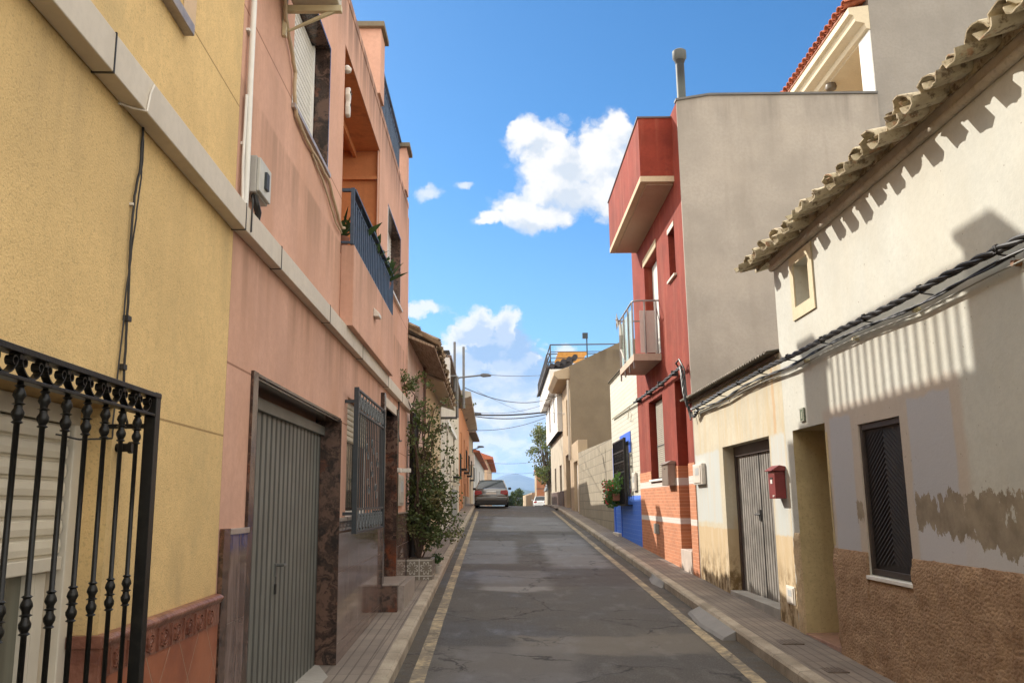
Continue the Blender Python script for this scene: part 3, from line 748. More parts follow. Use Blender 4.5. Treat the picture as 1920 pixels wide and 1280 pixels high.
# parapet, pillars, roof railing
MB(FP).box(4.48, 13.9, -.16, .008, 4.93, 5.03).build('parapet', PNKM, H, bevel=.006)
for (a0, a1, zt, nm) in ((9.9, 10.27, 5.98, 0), (13.25, 13.62, 5.83, 1), (5.3, 5.7, 5.9, 2)):
    p_ = MB(FP).box(a0, a1, -.25, .04 if not nm else .03, 5.03, zt-.07).build('pillar', PNKM, H, bevel=.004)
    MB(FP).box(a0-.06, a1+.07, -.31, .085, zt-.07, zt).build('cap', plaster('mossy_cap', (.20, .17, .12), .25, .6, 50, .006, .5), p_, bevel=.006)
rr = MB(FP)
for z in (5.10, 5.74): rr.box(10.27, 13.25, -.10, -.07, z, z+.025)
rr.box(10.27, 13.25, -.12, -.05, 5.82, 5.86)
RR = rr.build('roof_railing', NAVY, H, bevel=.002)
k = 10.38
while k < 13.2:
    MB(FP).box(k, k+.03, -.1, -.07, 5.12, 5.74).build('baluster', NAVY, RR); k += .158
for a in (10.9, 11.9, 12.8): MB(FP).box(a, a+.03, -.1, -.07, 5.76, 5.82).build('spacer', NAVY, RR)
# balcony front and railing
BAL = MB(FP).box(7.70, 10.9, .001, .125, 1.615, 2.385).build('balcony', PNKM, H, bevel=.006)
rl = MB(FP)
rl.box(7.685, 7.72, .085, .12, 2.39, 2.945); rl.box(7.685, 7.72, 0, .085, 2.91, 2.94); rl.box(7.685, 7.72, 0, .085, 2.40, 2.42)
rl.box(7.72, 10.86, .075, .13, 2.92, 2.945); rl.box(7.72, 10.86, .09, .115, 2.83, 2.845); rl.box(7.72, 10.86, .09, .115, 2.395, 2.41); rl.box(10.83, 10.86, .085, .12, 2.41, 2.92)
RB = rl.build('balcony_railing', NAVY, BAL, bevel=.002)
k = 7.84
while k < 10.8: MB(FP).box(k, k+.045, .092, .113, 2.41, 2.83).build('baluster', NAVY, RB); k += .132
bb = MB(FP)
for k in range(5): bb.box(8.2+k*.6, 8.215+k*.6, .095, .11, 2.845, 2.92)
bb.build('railing_spacers', NAVY, BAL)
MB(FP).prism([(.126, 1.995), (.19, 1.99), (.19, 2.03), (.126, 2.09)], 9.02, 9.2, 'a').build('drain_spout', PVC, BAL, bevel=.006)
# upper window by the loggia, marble lined
W = MB(FP); W.box(6.955, 6.979, -.17, .003, 2.80, 3.97); W.box(5.66, 6.955, -.17, .003, 3.95, 3.972); W.build('window', MARB, H)
def child_last(): return COL.objects[-1]
W = COL.objects[-1]
MB(FP).box(5.64, 6.99, -.17, .03, 2.765, 2.80).build('sill', CAPG, W, bevel=.003)
shutter(MB(FP), 5.67, 6.88, 2.81, 3.94, -.15, .05, .012).build('shutter', WHT, W)
f = MB(FP); f.box(6.88, 6.93, -.168, -.125, 2.805, 3.945); f.box(5.66, 5.70, -.168, -.1, 2.805, 3.945); f.split('frame', WHT, W, bevel=.003)
W = MB(FP).box(12.76, 12.779, -.17, .002, 2.92, 4.04).box(11.15, 12.76, -.17, .002, 4.02, 4.042).build('window', MARB, H)
MB(FP).box(11.1, 12.83, -.17, .04, 2.88, 2.92).build('sill', PVC, W, bevel=.003)
shutter(MB(FP), 11.22, 12.7, 2.93, 4.02, -.15, .05).build('shutter', WHT, W); MB(FP).box(11.17, 11.24, -.165, -.005, 2.93, 4.02).build('frame', WHT, W)
# garage
GD_ = ribs(MB(FP), 5.05, 7.82, -1.7, .62, -.165, .132, .010, .80).build('garage_door', GARD, H)
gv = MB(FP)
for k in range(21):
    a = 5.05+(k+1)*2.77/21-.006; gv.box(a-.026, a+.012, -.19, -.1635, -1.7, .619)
gv.build('groove_shade', simple('door_groove_shade', (.055, .056, .05), .7), GD_)  # dark strips standing in for the shade between the door's ribs
MB(FP).box(5.042, 7.855, -.19, -.13, .62, .70).box(5.042, 5.066, -.19, -.09, -1.7, .70).build('door_frame', GARD, GD_, bevel=.003)
hd = MB(FP).box(6.31, 6.345, -.166, -.150, -.50, -.41).tube([(6.33, -.15, -.42), (6.33, -.10, -.42)], .012, 8).tube([(6.30, -.10, -.42), (6.37, -.10, -.42)], .009, 8).build('handle', simple('dull_steel', (.2, .2, .19), .35, .8), GD_, True)
MB(FP).box(6.32, 6.335, -.165, -.149, -.62, -.55).build('lock_plate', BLKC, GD_)
SU = MB(FP); SU.box(4.935, 5.04, .002, .018, -1.7, .775); SU.box(5.04, 7.857, -.2, .012, .757, .775); SU.box(5.03, 5.045, -.2, .002, -1.7, .757)
SU = SU.build('garage_surround', MARB, H)
MB(FP).box(7.84, 7.859, -.215, .02, -1.8, .757).build('jamb', MARB, SU)
MB(FP).box(5.045, 7.84, -.215, .0, .742, .7565).build('lintel', MARB, SU)
MB(FP).prism([(-.25, -1.9), (.03, -1.9), (.03, gz(5)+PH+.03), (-.25, gz(5)+PH+.05)], 5.05, 6.4, 'a').prism([(-.25, -1.9), (.03, -1.9), (.03, gz(7.1)+PH+.02), (-.25, gz(7.1)+PH+.05)], 6.4, 7.84, 'a').build('threshold', CONC, SU)
# granite dado
D_ = MB(FP); D_.box(4.60, 4.934, .002, .02, -1.8, -.15); D_.box(7.862, 10.70, .002, .02, -1.8, -.15); D_.box(12.42, 14.3, .002, .02, -1.8, -.15)
D_ = D_.split('dado', DADO, H)
c_ = MB(FP); c_.box(4.60, 4.934, 0, .032, -.149, -.118); c_.box(7.862, 8.2, 0, .032, -.149, -.118); c_.box(12.42, 14.3, 0, .028, -.149, -.125); c_.box(8.2, 9.95, -.02, .04, -.149, -.115)
c_.split('capping', CAPG, D_, bevel=.003)
MB(FP).box(4.49, 4.598, .003, .026, -1.8, -.115).build('edge_strip', MARB, D_)
# ground floor window and grille
W = MB(FP).box(8.262, 9.898, -.139, -.07, -.128, 1.028).build('window', WHT, H)
MB(FP).box(8.33, 9.83, -.07, -.066, -.06, .62).build('glass', GLASS, W)
shutter(MB(FP), 8.30, 9.86, .62, 1.0, -.055, .05).build('shutter', SHUT, W)
g = MB(FP); d = .11
g.box(8.10, 8.145, d-.022, d+.022, -.27, 1.10); g.box(10.14, 10.18, d-.02, d+.02, -.27, 1.10)
for z in (1.075, .87, -.055, -.27): g.box(8.145, 10.14, d-.012, d+.012, z, z+.022)
for z in (.95, -.1): g.box(8.105, 8.135, 0, d-.02, z, z+.03); g.box(10.145, 10.17, 0, d-.02, z, z+.03)
G = g.build('window_grille', GRI, H, bevel=.0015)
nb = 15
for k in range(nb):
    a = 8.145+(k+.5)*1.995/nb; MB(FP).tube([(a, d, -.05), (a, d, .88)], .0075, 6).build('bar', GRI, G, True)
sm = MB(FP)
for k in range(10):
    a = 8.24+k*.2
    for (zc, r) in ((.98, .06), (-.155, .065)):
        strip(sm, scroll_pts((a, zc), r, 0, 6.28, 16), d, .014, .008); strip(sm, scroll_pts((a, zc), r*.5, 0, 6.28, 10), d, .014, .006)
        sm.box(a-.1-.004, a-.1+.004, d-.007, d+.007, zc-.1, zc+.1)
for (a, zc) in ((8.75, .55), (9.1, .38), (9.5, .5), (9.15, .62), (8.85, .2), (9.45, .16)):
    strip(sm, scroll_pts((a, zc), .07, 0, 4.6, 14, .6), d+.012, .008, .008); strip(sm, scroll_pts((a+.09, zc-.05), .06, 3, 7.6, 14, .6), d+.012, .008, .008)
sm.build('scrollwork', simple('pale_iron', (.16, .18, .19), .4, .3), G)
# front door
S_ = MB(FP); S_.box(10.70, 10.86, -.02, .05, -1.55, 1.38); S_.box(12.235, 12.42, -.02, .045, -1.5, 1.33)
S_ = S_.build('door_surround', MARB, H, bevel=.003)
MB(FP).box(10.86, 12.235, -.28, .03, 1.24, 1.36).build('door_lintel', DUCT, S_, bevel=.004)
MB(FP).box(12.215, 12.236, -.29, 0, -1.2, 1.239).build('jamb', MARB, S_)
DO = MB(FP).box(10.87, 12.21, -.295, -.25, -.98, 1.2).build('door', simple('brown_door', (.10, .05, .03), .4), H)
pn = MB(FP)
for z0, z1 in ((-.85, -.1), (0, 1.05)): 
    for a0 in (10.95, 11.6): pn.box(a0, a0+.52, -.252, -.235, z0, z1)
pn.build('door_panel', simple('brown_door_panel', (.13, .065, .04), .4), DO, bevel=.01)
zt = -.83; MB(FP).box(10.86, 12.30, -.25, .30, -1.6, -.985).build('door_sill', CAPG, S_, bevel=.004)
sN = FP.px(712, 1098, .02)
st = MB(FP).box(sN[0], sN[0]+.9, .021, .23, gz(sN[0])-.05, sN[1]).build('step', MARB, H, bevel=.002)
MB(FP).box(sN[0]-.01, sN[0]+.9, .021, .245, sN[1], sN[1]+.02).build('tread', CAPG, st, bevel=.004)
# -------- fixtures on the pink house
def meter(fr, s0, s1, z0, z1, d0, d1, label, m=PVC, grp='meter boxes'):
    t = thing('meter_box', label, 'meter box', base(fr, (s0+s1)/2, d0, z0), 0, grp)
    bo = MB(fr).box(s0, s1, d0, d1, z0, z1).build('casing', m, t, bevel=.008)
    MB(fr).box(s0+.1*(s1-s0), s1-.12*(s1-s0), d1, d1+.012, z0+.08*(z1-z0), z1-.08*(z1-z0)).build('door', m, bo, bevel=.005)
    MB(fr).box(s0+.25*(s1-s0), s1-.35*(s1-s0), d1+.012, d1+.015, z0+.45*(z1-z0), z1-.2*(z1-z0)).build('window', simple('meter_glass', (.45, .47, .47), .3), bo)
    return t
meter(FP, 12.6, 13.3, -.03, .42, .002, .035, 'flat pale meter box on the pink wall beyond the front door', simple('pale_grey_plastic', (.42, .39, .34), .5))
t = MB(FP).box(12.44, 12.47, .002, .22, .44, .50).box(12.25, 12.44, .046, .09, .44, .50).build('bell_plate', PVC, None, bevel=.004)
tag(t, 'small white intercom box beside the pink house front door', 'intercom')
bx = thing('junction_box', 'grey electrical junction box above the duct on the pink wall', 'junction box', base(FP, 4.7, .05, 1.74))
q = MB(FP).box(4.60, 4.86, .0, .075, 1.745, 1.965).build('casing', simple('grey_box', (.38, .36, .33), .6), bx, bevel=.006)
MB(FP).box(4.61, 4.85, .075, .095, 1.755, 1.955).build('lid', simple('pale_grey_box', (.5, .49, .46), .6), q, bevel=.005)
MB(FP).box(4.70, 4.76, .095, .11, 1.80, 1.90).build('handle', GRI, q)
MB(FP).tube(wig([(4.66, .05, 1.745), (4.68, .06, 1.70), (4.72, .062, 1.66), (4.735, .05, 1.615)], 4), .02, 8).build('cable', BLKC, bx, True)
MB(FP).tube([(4.64, .05, 1.745), (4.60, .06, 1.71), (4.56, .074, 1.67), (4.55, .076, 1.49)], .005, 6).build('cable', BLKC, bx, True)
pp = thing('conduit', 'white vertical conduit pipe climbing the corner of the pink house', 'pipe', base(FP, 4.55, .03, 1.62))
MB(FP).tube([(4.555, .035, 1.62), (4.555, .035, 1.9), (4.56, .03, 2.4), (4.565, .03, 4.9)], .017, 10).tube([(4.52, .03, 1.64), (4.525, .02, 1.9), (4.535, .02, 2.3)], .008, 6).build('pipe', WHT, pp, True)
pc = MB(FP)
for z in (2.0, 2.7, 3.4): pc.box(4.53, 4.60, .0, .02, z, z+.015)
pc.build('clip', WHT, pp)
# air-conditioner on brackets with its pipes
ac = thing('air_conditioner', 'cream air-conditioning unit on wall brackets above the upper pink window', 'air conditioner', base(FP, 5.0, .2, 3.3))
for s_ in (4.72, 5.32):
    bk = MB(FP)
    bk.box(s_-.02, s_+.02, .003, .03, 3.12, 3.42); bk.box(s_-.02, s_+.02, .03, .40, 3.30, 3.345); bk.prism([(.03, 3.16), (.05, 3.16), (.36, 3.30), (.30, 3.30)], s_-.012, s_+.012, 'a'); bk.build('bracket', simple('yellowed_bracket', (.58, .50, .32), .5), ac, bevel=.003)

un = MB(FP).box(4.60, 5.42, .06, .38, 3.365, 3.95).build('casing', simple('ac_casing', (.55, .50, .40), .5), ac, bevel=.01)
f = MB(FP)
for k in range(16): f.box(4.65, 5.37, .38, .384, 3.42+k*.03, 3.432+k*.03)
f.build('vent_grille', BLKC, un)
MB(FP).tube(wig([(5.20, .04, 3.45), (5.28, .03, 3.24), (5.50, .025, 3.12), (5.62, .025, 3.02), (5.63, .022, 2.86), (5.72, .02, 2.74), (6.05, .02, 2.70), (6.5, .02, 2.72), (6.95, .02, 2.72), (7.3, .02, 2.60), (7.6, .02, 2.52), (7.7, .03, 2.55)], 4, .006), .014, 8).build('pipe', simple('beige_hose', (.50, .38, .25), .6), ac, True)
MB(FP).tube(wig([(6.3, .012, 2.69), (6.8, .015, 2.62), (7.3, .02, 2.47), (7.6, .02, 2.47)], 4, .006, 3), .009, 8).build('hose', simple('beige_hose', (.5, .4, .28), .6), ac, True)
# ornament hanging at the loggia and pots on the balcony
om = thing('ornament', 'pale carved mask ornament hanging in the pink loggia opening', 'ornament', base(FP, 7.75, .03, 3.62))
mb = MB(FP); 
mb.prism([(7.71, 3.70), (7.70, 3.78), (7.715, 3.84), (7.69, 3.90), (7.70, 3.97), (7.74, 3.995), (7.78, 3.97), (7.795, 3.90), (7.77, 3.84), (7.785, 3.76), (7.76, 3.68)], .004, .05, 'd')
mb.build('carving', PVC, om, bevel=.012)
for q_ in (7.72, 7.765): MB(FP).lathe((q_, .05), [(.002, 3.92), (.014, 3.935), (.002, 3.95)], 8).build('eye', BLKC, om)
MB(FP).box(7.73, 7.755, .05, .054, 3.80, 3.82).build('mouth', BLKC, om)
tag(MB(FP).lathe((7.74, .012), [(.01, 4.14), (.04, 4.16), (.045, 4.19), (.02, 4.22)], 10).build('wall_lamp', PVC, None, True), 'small pale knob lamp on the loggia edge above the carved mask', 'lamp')
PL = [(7.95, -.03, 2.40, .42, True, 'spiky broad-leaved pot plant in the near corner of the pink balcony'), (8.75, .02, 2.62, .42, True, 'broad-leaved pot plant nearest the middle of the pink balcony rail'),
      (9.5, .04, 2.62, .45, True, 'drooping dark pot plant standing past the middle of the pink balcony'), (10.1, .05, 2.62, .36, False, 'leafy pot plant near the far end of the pink balcony'), (10.6, .06, 2.64, .42, True, 'low pot plant at the far end of the pink balcony')]
for k, (s_, d, z, h, br_, lab) in enumerate(PL):
    q = FP.w(s_, d-.02, z); pot_plant(lab, (q.x, q.y, z), h, .13, (.05, .05, .06) if k % 2 else (.25, .10, .06), 11+k, 'plants in pots on the pink balcony', br_)
t = thing('cable_loop', 'dark cable hanging in a loop below the duct at the end of the pink house', 'cable', base(FP, 13, .03, 1.))
MB(FP).tube(wig([(12.5, .03, 1.47), (12.52, .03, 1.2), (12.5, .03, 1.0), (12.62, .03, .9), (12.9, .03, .93)], 4), .012, 6).build('cable', BLKC, t, True)
# =================================================================== white house (right, near)
def wh_extra(n, b, p, c):
    x, y, z = n.sep(p)
    w = n.vm('ADD', p, n.scale(n.vm('SUBTRACT', n.noise(p, 3.2, 5, .65, col=True), (.5, .5, .5)), .1, .10, .16)); _, wy, wz = n.sep(w)
    big = n.noise(n.scale(p, 1, 1, .6), .8, 4, .6)
    c = n.mix(n.mr(big, .4, .65, 0, .4), c, (.47, .44, .36))
    blu = (.41, .44, .50); pk_ = (.45, .33, .26)
    c = n.mix(n.m('MULTIPLY', rectmask(n, wy, wz, 5.9, 8.5, -.6, .86, .05), .45), c, pk_)
    c = n.mix(n.m('MULTIPLY', rectmask(n, wy, wz, 7.84, 8.36, -.55, .76, .02), .65), c, blu)
    c = n.mix(n.m('MULTIPLY', rectmask(n, wy, wz, 6.05, 6.72, -.55, .76, .02), .65), c, blu)
    c = n.mix(n.m('MULTIPLY', rectmask(n, wy, wz, 2, 6.72, -.7, -.22, .05), .8), c, (.50, .49, .50))
    w2 = n.vm('ADD', p, n.scale(n.vm('SUBTRACT', n.noise(n.scale(p, 1, 1.6, .8), 7, 6, .7, col=True), (.5, .5, .5)), .1, .22, .34)); _, vy, vz = n.sep(w2)
    lf_ = n.m('MULTIPLY', n.m('SUBTRACT', n.noise(n.scale(p, 1, 1, .3), 3.3, 3, .6), .5), .55)
    zlow = n.m('ADD', n.m('MULTIPLY', n.m('SUBTRACT', 6.7, vy), -.11), lf_); vz = n.m('ADD', vz, n.m('MULTIPLY', lf_, .45))
    m1 = n.m('MULTIPLY', n.m('MULTIPLY', n.m('GREATER_THAN', vz, n.m('ADD', zlow, -.235)), n.m('LESS_THAN', vz, .02)), n.m('LESS_THAN', vy, 6.73))
    hole = n.mr(n.noise(n.scale(p, 1, 1.2, .6), 4.1, 6, .7), .60, .575)
    m1 = n.m('MULTIPLY', m1, hole)
    m2 = rectmask(n, vy, vz, 7.72, 7.86, -.2, -.03, .01)
    br_ = n.mix(n.mr(n.noise(p, 5, 5, .6), .3, .7), (.20, .16, .11), (.31, .255, .18))
    c = n.mix(n.m('MULTIPLY', n.m('MAXIMUM', m1, m2), .95), c, br_)
    g = n.noise(n.scale(p, 1, 3, 3), 9, 3); c = n.mix(n.mr(g, .70, .74, 0, .6), c, (.16, .12, .09))
    return c
WHM = plaster('white_lime_render', (.515, .515, .465), .07, .35, 45, .004, .12, (.52, .45, .32), extra=wh_extra)
OCH = plaster('ochre_reveal', (.50, .40, .22), .15, .5, 50, .005, .3, (.25, .17, .07), mott=.3)
H = thing('white_house', 'old white lime-washed house with clay tile eave and rough brown base', 'house', base(FR, 6, -3))
sm = [FR.px(1487, 489), FR.px(1517.5, 471.6), FR.px(1522.7, 557.5), FR.px(1491, 574.7)]
SW = (8.55, 9.0, FR.px(1522.7, 557.5)[1], 2.50)
WIN = (6.86, 7.69, -.665, .645)
MB(FR).wall(1.0, 9.68, -2.3, 2.74, [(8.47, 9.43, -2.2, .735, .75), (*WIN, .07), (*SW, .22)], D=5.5).build('wall', WHM, H)
# ochre lining of the recess
ol = MB(FR)
ol.face([(9.428, .002, -2), (9.428, -.74, -2), (9.428, -.74, .73), (9.428, .002, .73)]); ol.face([(8.475, 0, .728), (9.425, 0, .728), (9.425, -.74, .728), (8.475, -.74, .728)])
ol.face([(8.475, 0, -2), (8.475, -.74, -2), (8.475, -.74, .73), (8.475, 0, .73)])
ol.build('recess_lining', OCH, H)
MB(FR).box(8.48, 9.42, -.745, -.70, -1.4, .6).build('door', simple('dark_wood', (.06, .035, .02), .5, 0, .3), H)
MB(FR).box(8.44, 9.46, -.72, .015, -1.75, -1.40).build('door_sill', simple('red_marble', (.30, .17, .13), .3, 0, .25, 12), H, bevel=.006)
MB(FR).prism([(.0, .64), (.0, .20), (.006, .05), (.0, -.45), (.004, -.45), (.005, .2), (.004, .64)], 8.43, 8.47, 'a').build('edge_repair', OCH, H)
# rough dado
def rough_dado(name, s0, s1, ztop, m, parent, amp=.03, seed=0, step=.05, zt=None):
    mb = MB(FR); ns = int((s1-s0)/step); zb = -2.0; nz = int((ztop-zb)/step); rows = []
    for j in range(nz+1):
        z = zb+(ztop-zb)*j/nz; r = []
        for i in range(ns+1):
            s_ = s0+(s1-s0)*i/ns
            dd_ = .026+amp*.5*mnoise.fractal(Vector((s_*7+seed, z*9, 2)), 1, 2, 4); edge = min(1, (nz-j)/1.5, )
            zz = z+(.014*mnoise.noise(Vector((s_*9, 5, seed))) if j == nz else 0)+((zt(s_) if zt else 0) if j == nz else 0)
            if i in (0, ns): s2 = s_+.008*mnoise.noise(Vector((z*14, seed, 3)))
            else: s2 = s_
            r.append(mb.p(s2, max(.006, dd_)*(edge if j < nz else .35), zz))
        rows.append(r)
    for j in range(nz):
        for i in range(ns): mb.f.append([rows[j][i], rows[j][i+1], rows[j+1][i+1], rows[j+1][i]])
    for i in (0, ns):     # returns to the wall
        for j in range(nz):
            a, b_ = rows[j][i], rows[j+1][i]; k1 = mb.p(s0 if i == 0 else s1, -.004, zb+(ztop-zb)*j/nz); k2 = mb.p(s0 if i == 0 else s1, -.004, zb+(ztop-zb)*(j+1)/nz); mb.f.append([a, b_, k2, k1])
    k0 = [mb.p(s0+(s1-s0)*i/ns, -.004, ztop) for i in range(ns+1)]
    for i in range(ns): mb.f.append([rows[-1][i], rows[-1][i+1], k0[i+1], k0[i]])
    return mb.build(name, m, parent, smooth=True, angle=70)
def rd(n, b):
    p = n.pos; v = n.noise(p, 5, 6, .65); g = n.noise(p, 38, 5, .72); r_ = n.vor(n.scale(p, 1, 1, 1.4), 30)
    c = n.mix(n.mr(v, .3, .7), (.32, .20, .12), (.45, .30, .185)); c = n.mix(n.mr(g, .52, .7, 0, .6), c, (.17, .10, .065))
    c = n.mix(n.mr(n.noise(p, 1.1, 4), .5, .7, 0, .35), c, (.40, .27, .17))
    n.set(b.inputs['Normal'], n.bump(n.m('ADD', g, n.m('MULTIPLY', r_, -.6)), 1., .022)); return c
ROUGH = mat('rough_brown_render', rd, rough=.95, spec=.2)
ROUGH2 = plaster('rough_cream_render', (.55, .42, .26), .15, 1., 40, .012, .2, mott=.4)
rough_dado('dado', 1.05, 6.857, -.475, ROUGH, H, .034, 0); rough_dado('dado', 7.693, 8.468, -.475, ROUGH, H, .034, 4); rough_dado('dado', 6.857, 7.693, -.70, ROUGH, H, .03, 7)
rough_dado('corner_render', 9.43, 9.60, -.37, ROUGH2, H, .03, 11, .035)
W = MB(FR).box(6.865, 7.685, -.069, -.045, -.66, .64).build('window', simple('dark_screen', (.016, .012, .010), .55, 0, .2), H)
fr_ = MB(FR); fr_.box(6.862, 6.90, -.068, -.015, -.66, .643); fr_.box(7.65, 7.688, -.068, -.015, -.66, .643); fr_.box(6.9, 7.65, -.068, -.018, .59, .643); fr_.box(6.9, 7.65, -.068, -.018, -.66, -.61)
fr_.build('frame', simple('dark_brown_frame', (.045, .032, .026), .5), W, bevel=.003)
ch = MB(FR)          # chevron-laid slats
for k in range(-10, 34):
    z0 = -.61+k*.045
    for sd in (0, 1):
        a0, a1 = (6.902, 7.275) if sd == 0 else (7.275, 7.648); za, zb_ = (z0-.25, z0+.0) if sd == 0 else (z0+.0, z0-.25)
        def cl(z): return min(.588, max(-.608, z))
        N_ = 5
        for i in range(N_):
            u0, u1 = a0+(a1-a0)*i/N_, a0+(a1-a0)*(i+1)/N_; y0, y1 = za+(zb_-za)*i/N_, za+(zb_-za)*(i+1)/N_
            if min(y0, y1) < -.6 or max(y0, y1)+.02 > .585: continue
            ch.face([(u0, -.038, y0), (u1, -.038, y1), (u1, -.0445, y1+.024), (u0, -.0445, y0+.024)])
ch.build('louvre', simple('dark_slat', (.014, .010, .008), .75, 0, .3), W)
MB(FR).box(6.85, 7.70, -.06, .035, -.70, -.668).build('sill', WHT, W, bevel=.004)
W = MB(FR).box(SW[0]-.0, SW[1], -.218, -.19, SW[2], SW[3]).build('window', simple('shut_board', (.45, .38, .26), .8, 0, .15), H)
f0, f1, f2, f3 = 8.43, 9.10, 1.90, 2.60
fm = MB(FR); fm.box(f0, SW[0], .002, .018, f2, f3); fm.box(SW[1], f1, .002, .018, f2, f3); fm.box(SW[0], SW[1], .002, .018, f2, SW[2]); fm.box(SW[0], SW[1], .002, .018, SW[3], f3)
fm.build('surround', plaster('cream_surround', (.60, .52, .36), .06, .3, 60, .003, .1), W)
# eave: moulding, soffit, clay tiles
def eave(s0, s1, parent):
    mo = MB(FR); N_ = 40
    for j in range(6): pass
    pts = [(s0+(s1-s0)*i/N_, .018, 2.655+.004*mnoise.noise(Vector((i*.6, 0, 0)))) for i in range(N_+1)]
    mo.tube(pts, .036, 10); mo.build('cornice', plaster('old_cornice', (.44, .39, .31), .2, .7, 40, .008, .3, mott=.3), parent, True)
    MB(FR).prism([(0.002, 2.67), (.03, 2.69), (.075, 2.80), (.075, 2.86), (.002, 2.86)], s0, s1, 'a').build('soffit', plaster('old_soffit', (.38, .33, .26), .2, .6, 30, .01, .3), parent)
def tilemat(n, b):
    p = n.pos; v = n.noise(p, 6, 6, .65); w = n.noise(p, 30, 4, .6); t_ = n.noise(n.vm('SNAP', p, (9, .155, 9)), 13.1, 0)
    c = n.mix(n.mr(v, .32, .68), (.19, .145, .085), (.44, .385, .26)); c = n.mix(n.mr(t_, .4, .6, 0, .75), c, (.50, .43, .31))
    c = n.mix(n.mr(n.noise(p, 14, 5, .7), .50, .64, 0, .8), c, (.10, .065, .04)); c = n.mix(n.mr(n.noise(p, 9, 3), .62, .7, 0, .6), c, (.33, .15, .08))
    n.set(b.inputs['Normal'], n.bump(w, .7, .008)); return c
TILE = mat('weathered_clay_tile', tilemat, rough=.95, spec=.2)
def halfpipe(mb, fr, s_, d0, z0, d1, z1, r0, r1, up=True, t=.012, n_=8, rot=0., rnd=None, flat=0., chip=0.):
    """clay tile from its outer end (d0,z0) to its inner end (d1,z1)"""
    rows = []; rg = rnd or random
    ax = Vector((d1-d0, z1-z0)).normalized(); nrm = Vector((-ax.y, ax.x)); nrm = nrm if nrm.y > 0 else -nrm
    ch = [rg.uniform(0, chip) for _ in range(n_+1)]
    for (d, z, r, ds, e) in ((d0, z0, r0, 0, 1), (d1, z1, r1, rot, 0)):
        for rr_ in (r, r-t):
            row = []
            for k in range(n_+1):
                a = math.pi*k/n_; cx, sy = -math.cos(a), math.sin(a)
                if flat: sy = min(1., sy*(1+flat))*(1-.12*flat); cx = cx*(1-.12*flat*sy)
                h = sy*rr_*.78*(1 if up else -1)
                row.append(mb.p(s_+cx*rr_+ds, d+nrm.x*h+ax.x*ch[k]*e, z+nrm.y*h+ax.y*ch[k]*e))
            rows.append(row)
    o0, i0, o1, i1 = rows
    for k in range(n_):
        mb.f.append([o0[k], o0[k+1], o1[k+1], o1[k]]); mb.f.append([i0[k], i0[k+1], i1[k+1], i1[k]]); mb.f.append([o0[k], o0[k+1], i0[k+1], i0[k]]); mb.f.append([o1[k], o1[k+1], i1[k+1], i1[k]])
    mb.f.append([o0[0], i0[0], i1[0], o1[0]]); mb.f.append([o0[-1], i0[-1], i1[-1], o1[-1]])
def roof_tiles(fr, s0, s1, dtip, ztip, slope, parent, pitch=.31, rows=3, seed=1, m=TILE, r=.10, jit=1., name='roof', rowlen=.38, deep=5., pan=None, back=.05):
    rnd = random.Random(seed); mb = MB(fr); k = int((s1-s0)/pitch); pr = pan or r*1.1
    for i in range(k+1):
        s_ = s0+pitch*i+rnd.uniform(-.018, .018)*jit
        dd_, zz = dtip+rnd.uniform(-.03, .03)*jit, ztip+rnd.uniform(-.02, .02)*jit
        halfpipe(mb, fr, s_, dd_, zz+.08, dd_-rowlen, zz+.08+slope*rowlen, pr, pr*.9, False, rot=rnd.uniform(-.025, .025)*jit, rnd=rnd, flat=.9, chip=.022)      # channel tile, hollow side up
        for j in range(rows):
            d_ = dtip-back-j*rowlen*.72+rnd.uniform(-.035, .03)*jit; z_ = ztip+.072+slope*(back+j*rowlen*.72)+.016*j+rnd.uniform(-.014, .016)*jit
            halfpipe(mb, fr, s_+pitch/2+rnd.uniform(-.02, .02)*jit, d_, z_, d_-rowlen, z_+slope*rowlen-.02+rnd.uniform(-.01, .02)*jit, r*rnd.uniform(.95, 1.1), r*.82, True, rot=rnd.uniform(-.04, .04)*jit, rnd=rnd, chip=.045)
            if j: halfpipe(mb, fr, s_, d_+.06, z_+.0, d_-rowlen, z_+slope*rowlen-.02, pr*1.05, pr*.9, False, rnd=rnd, chip=.02)
        for q in range(rnd.randint(0, 2)):      # mortar lumps packed between the tiles
            c_ = Vector(fr.w(s_+pitch/2+rnd.uniform(-.06, .06), dtip-back-.045+rnd.uniform(-.02, .02), ztip+.115+rnd.uniform(0, .04))); rr = rnd.uniform(.022, .042); i0 = len(mb.v)
            for (x_, y_, z_) in ((1, 0, 0), (-1, 0, 0), (0, 1, 0), (0, -1, 0), (0, 0, 1), (0, 0, -1)): mb.v.append(c_+Vector((x_, y_*1.3, z_*.8))*rr*rnd.uniform(.7, 1.3))
            for f_ in ((0, 2, 4), (2, 1, 4), (1, 3, 4), (3, 0, 4), (2, 0, 5), (1, 2, 5), (3, 1, 5), (0, 3, 5)): mb.f.append([i0+q_ for q_ in f_])
    mb.build(name, m, parent, smooth=True, angle=50)
    return MB(fr).prism([(dtip-.28, ztip+.06+slope*.28), (-deep, ztip+.06+slope*(deep+dtip)), (-deep, ztip-.02+slope*(deep+dtip)), (dtip-.28, ztip-.0+slope*.28)], s0-.1, s1+.1, 'a').build('roof_deck', m, parent)
eave(1.0, 9.70, H)
roof_tiles(FR, 1.2, 10.06, .35, 2.65, .30, H, .31, 3, 5, r=.112, pan=.092, back=.055, jit=1.3)
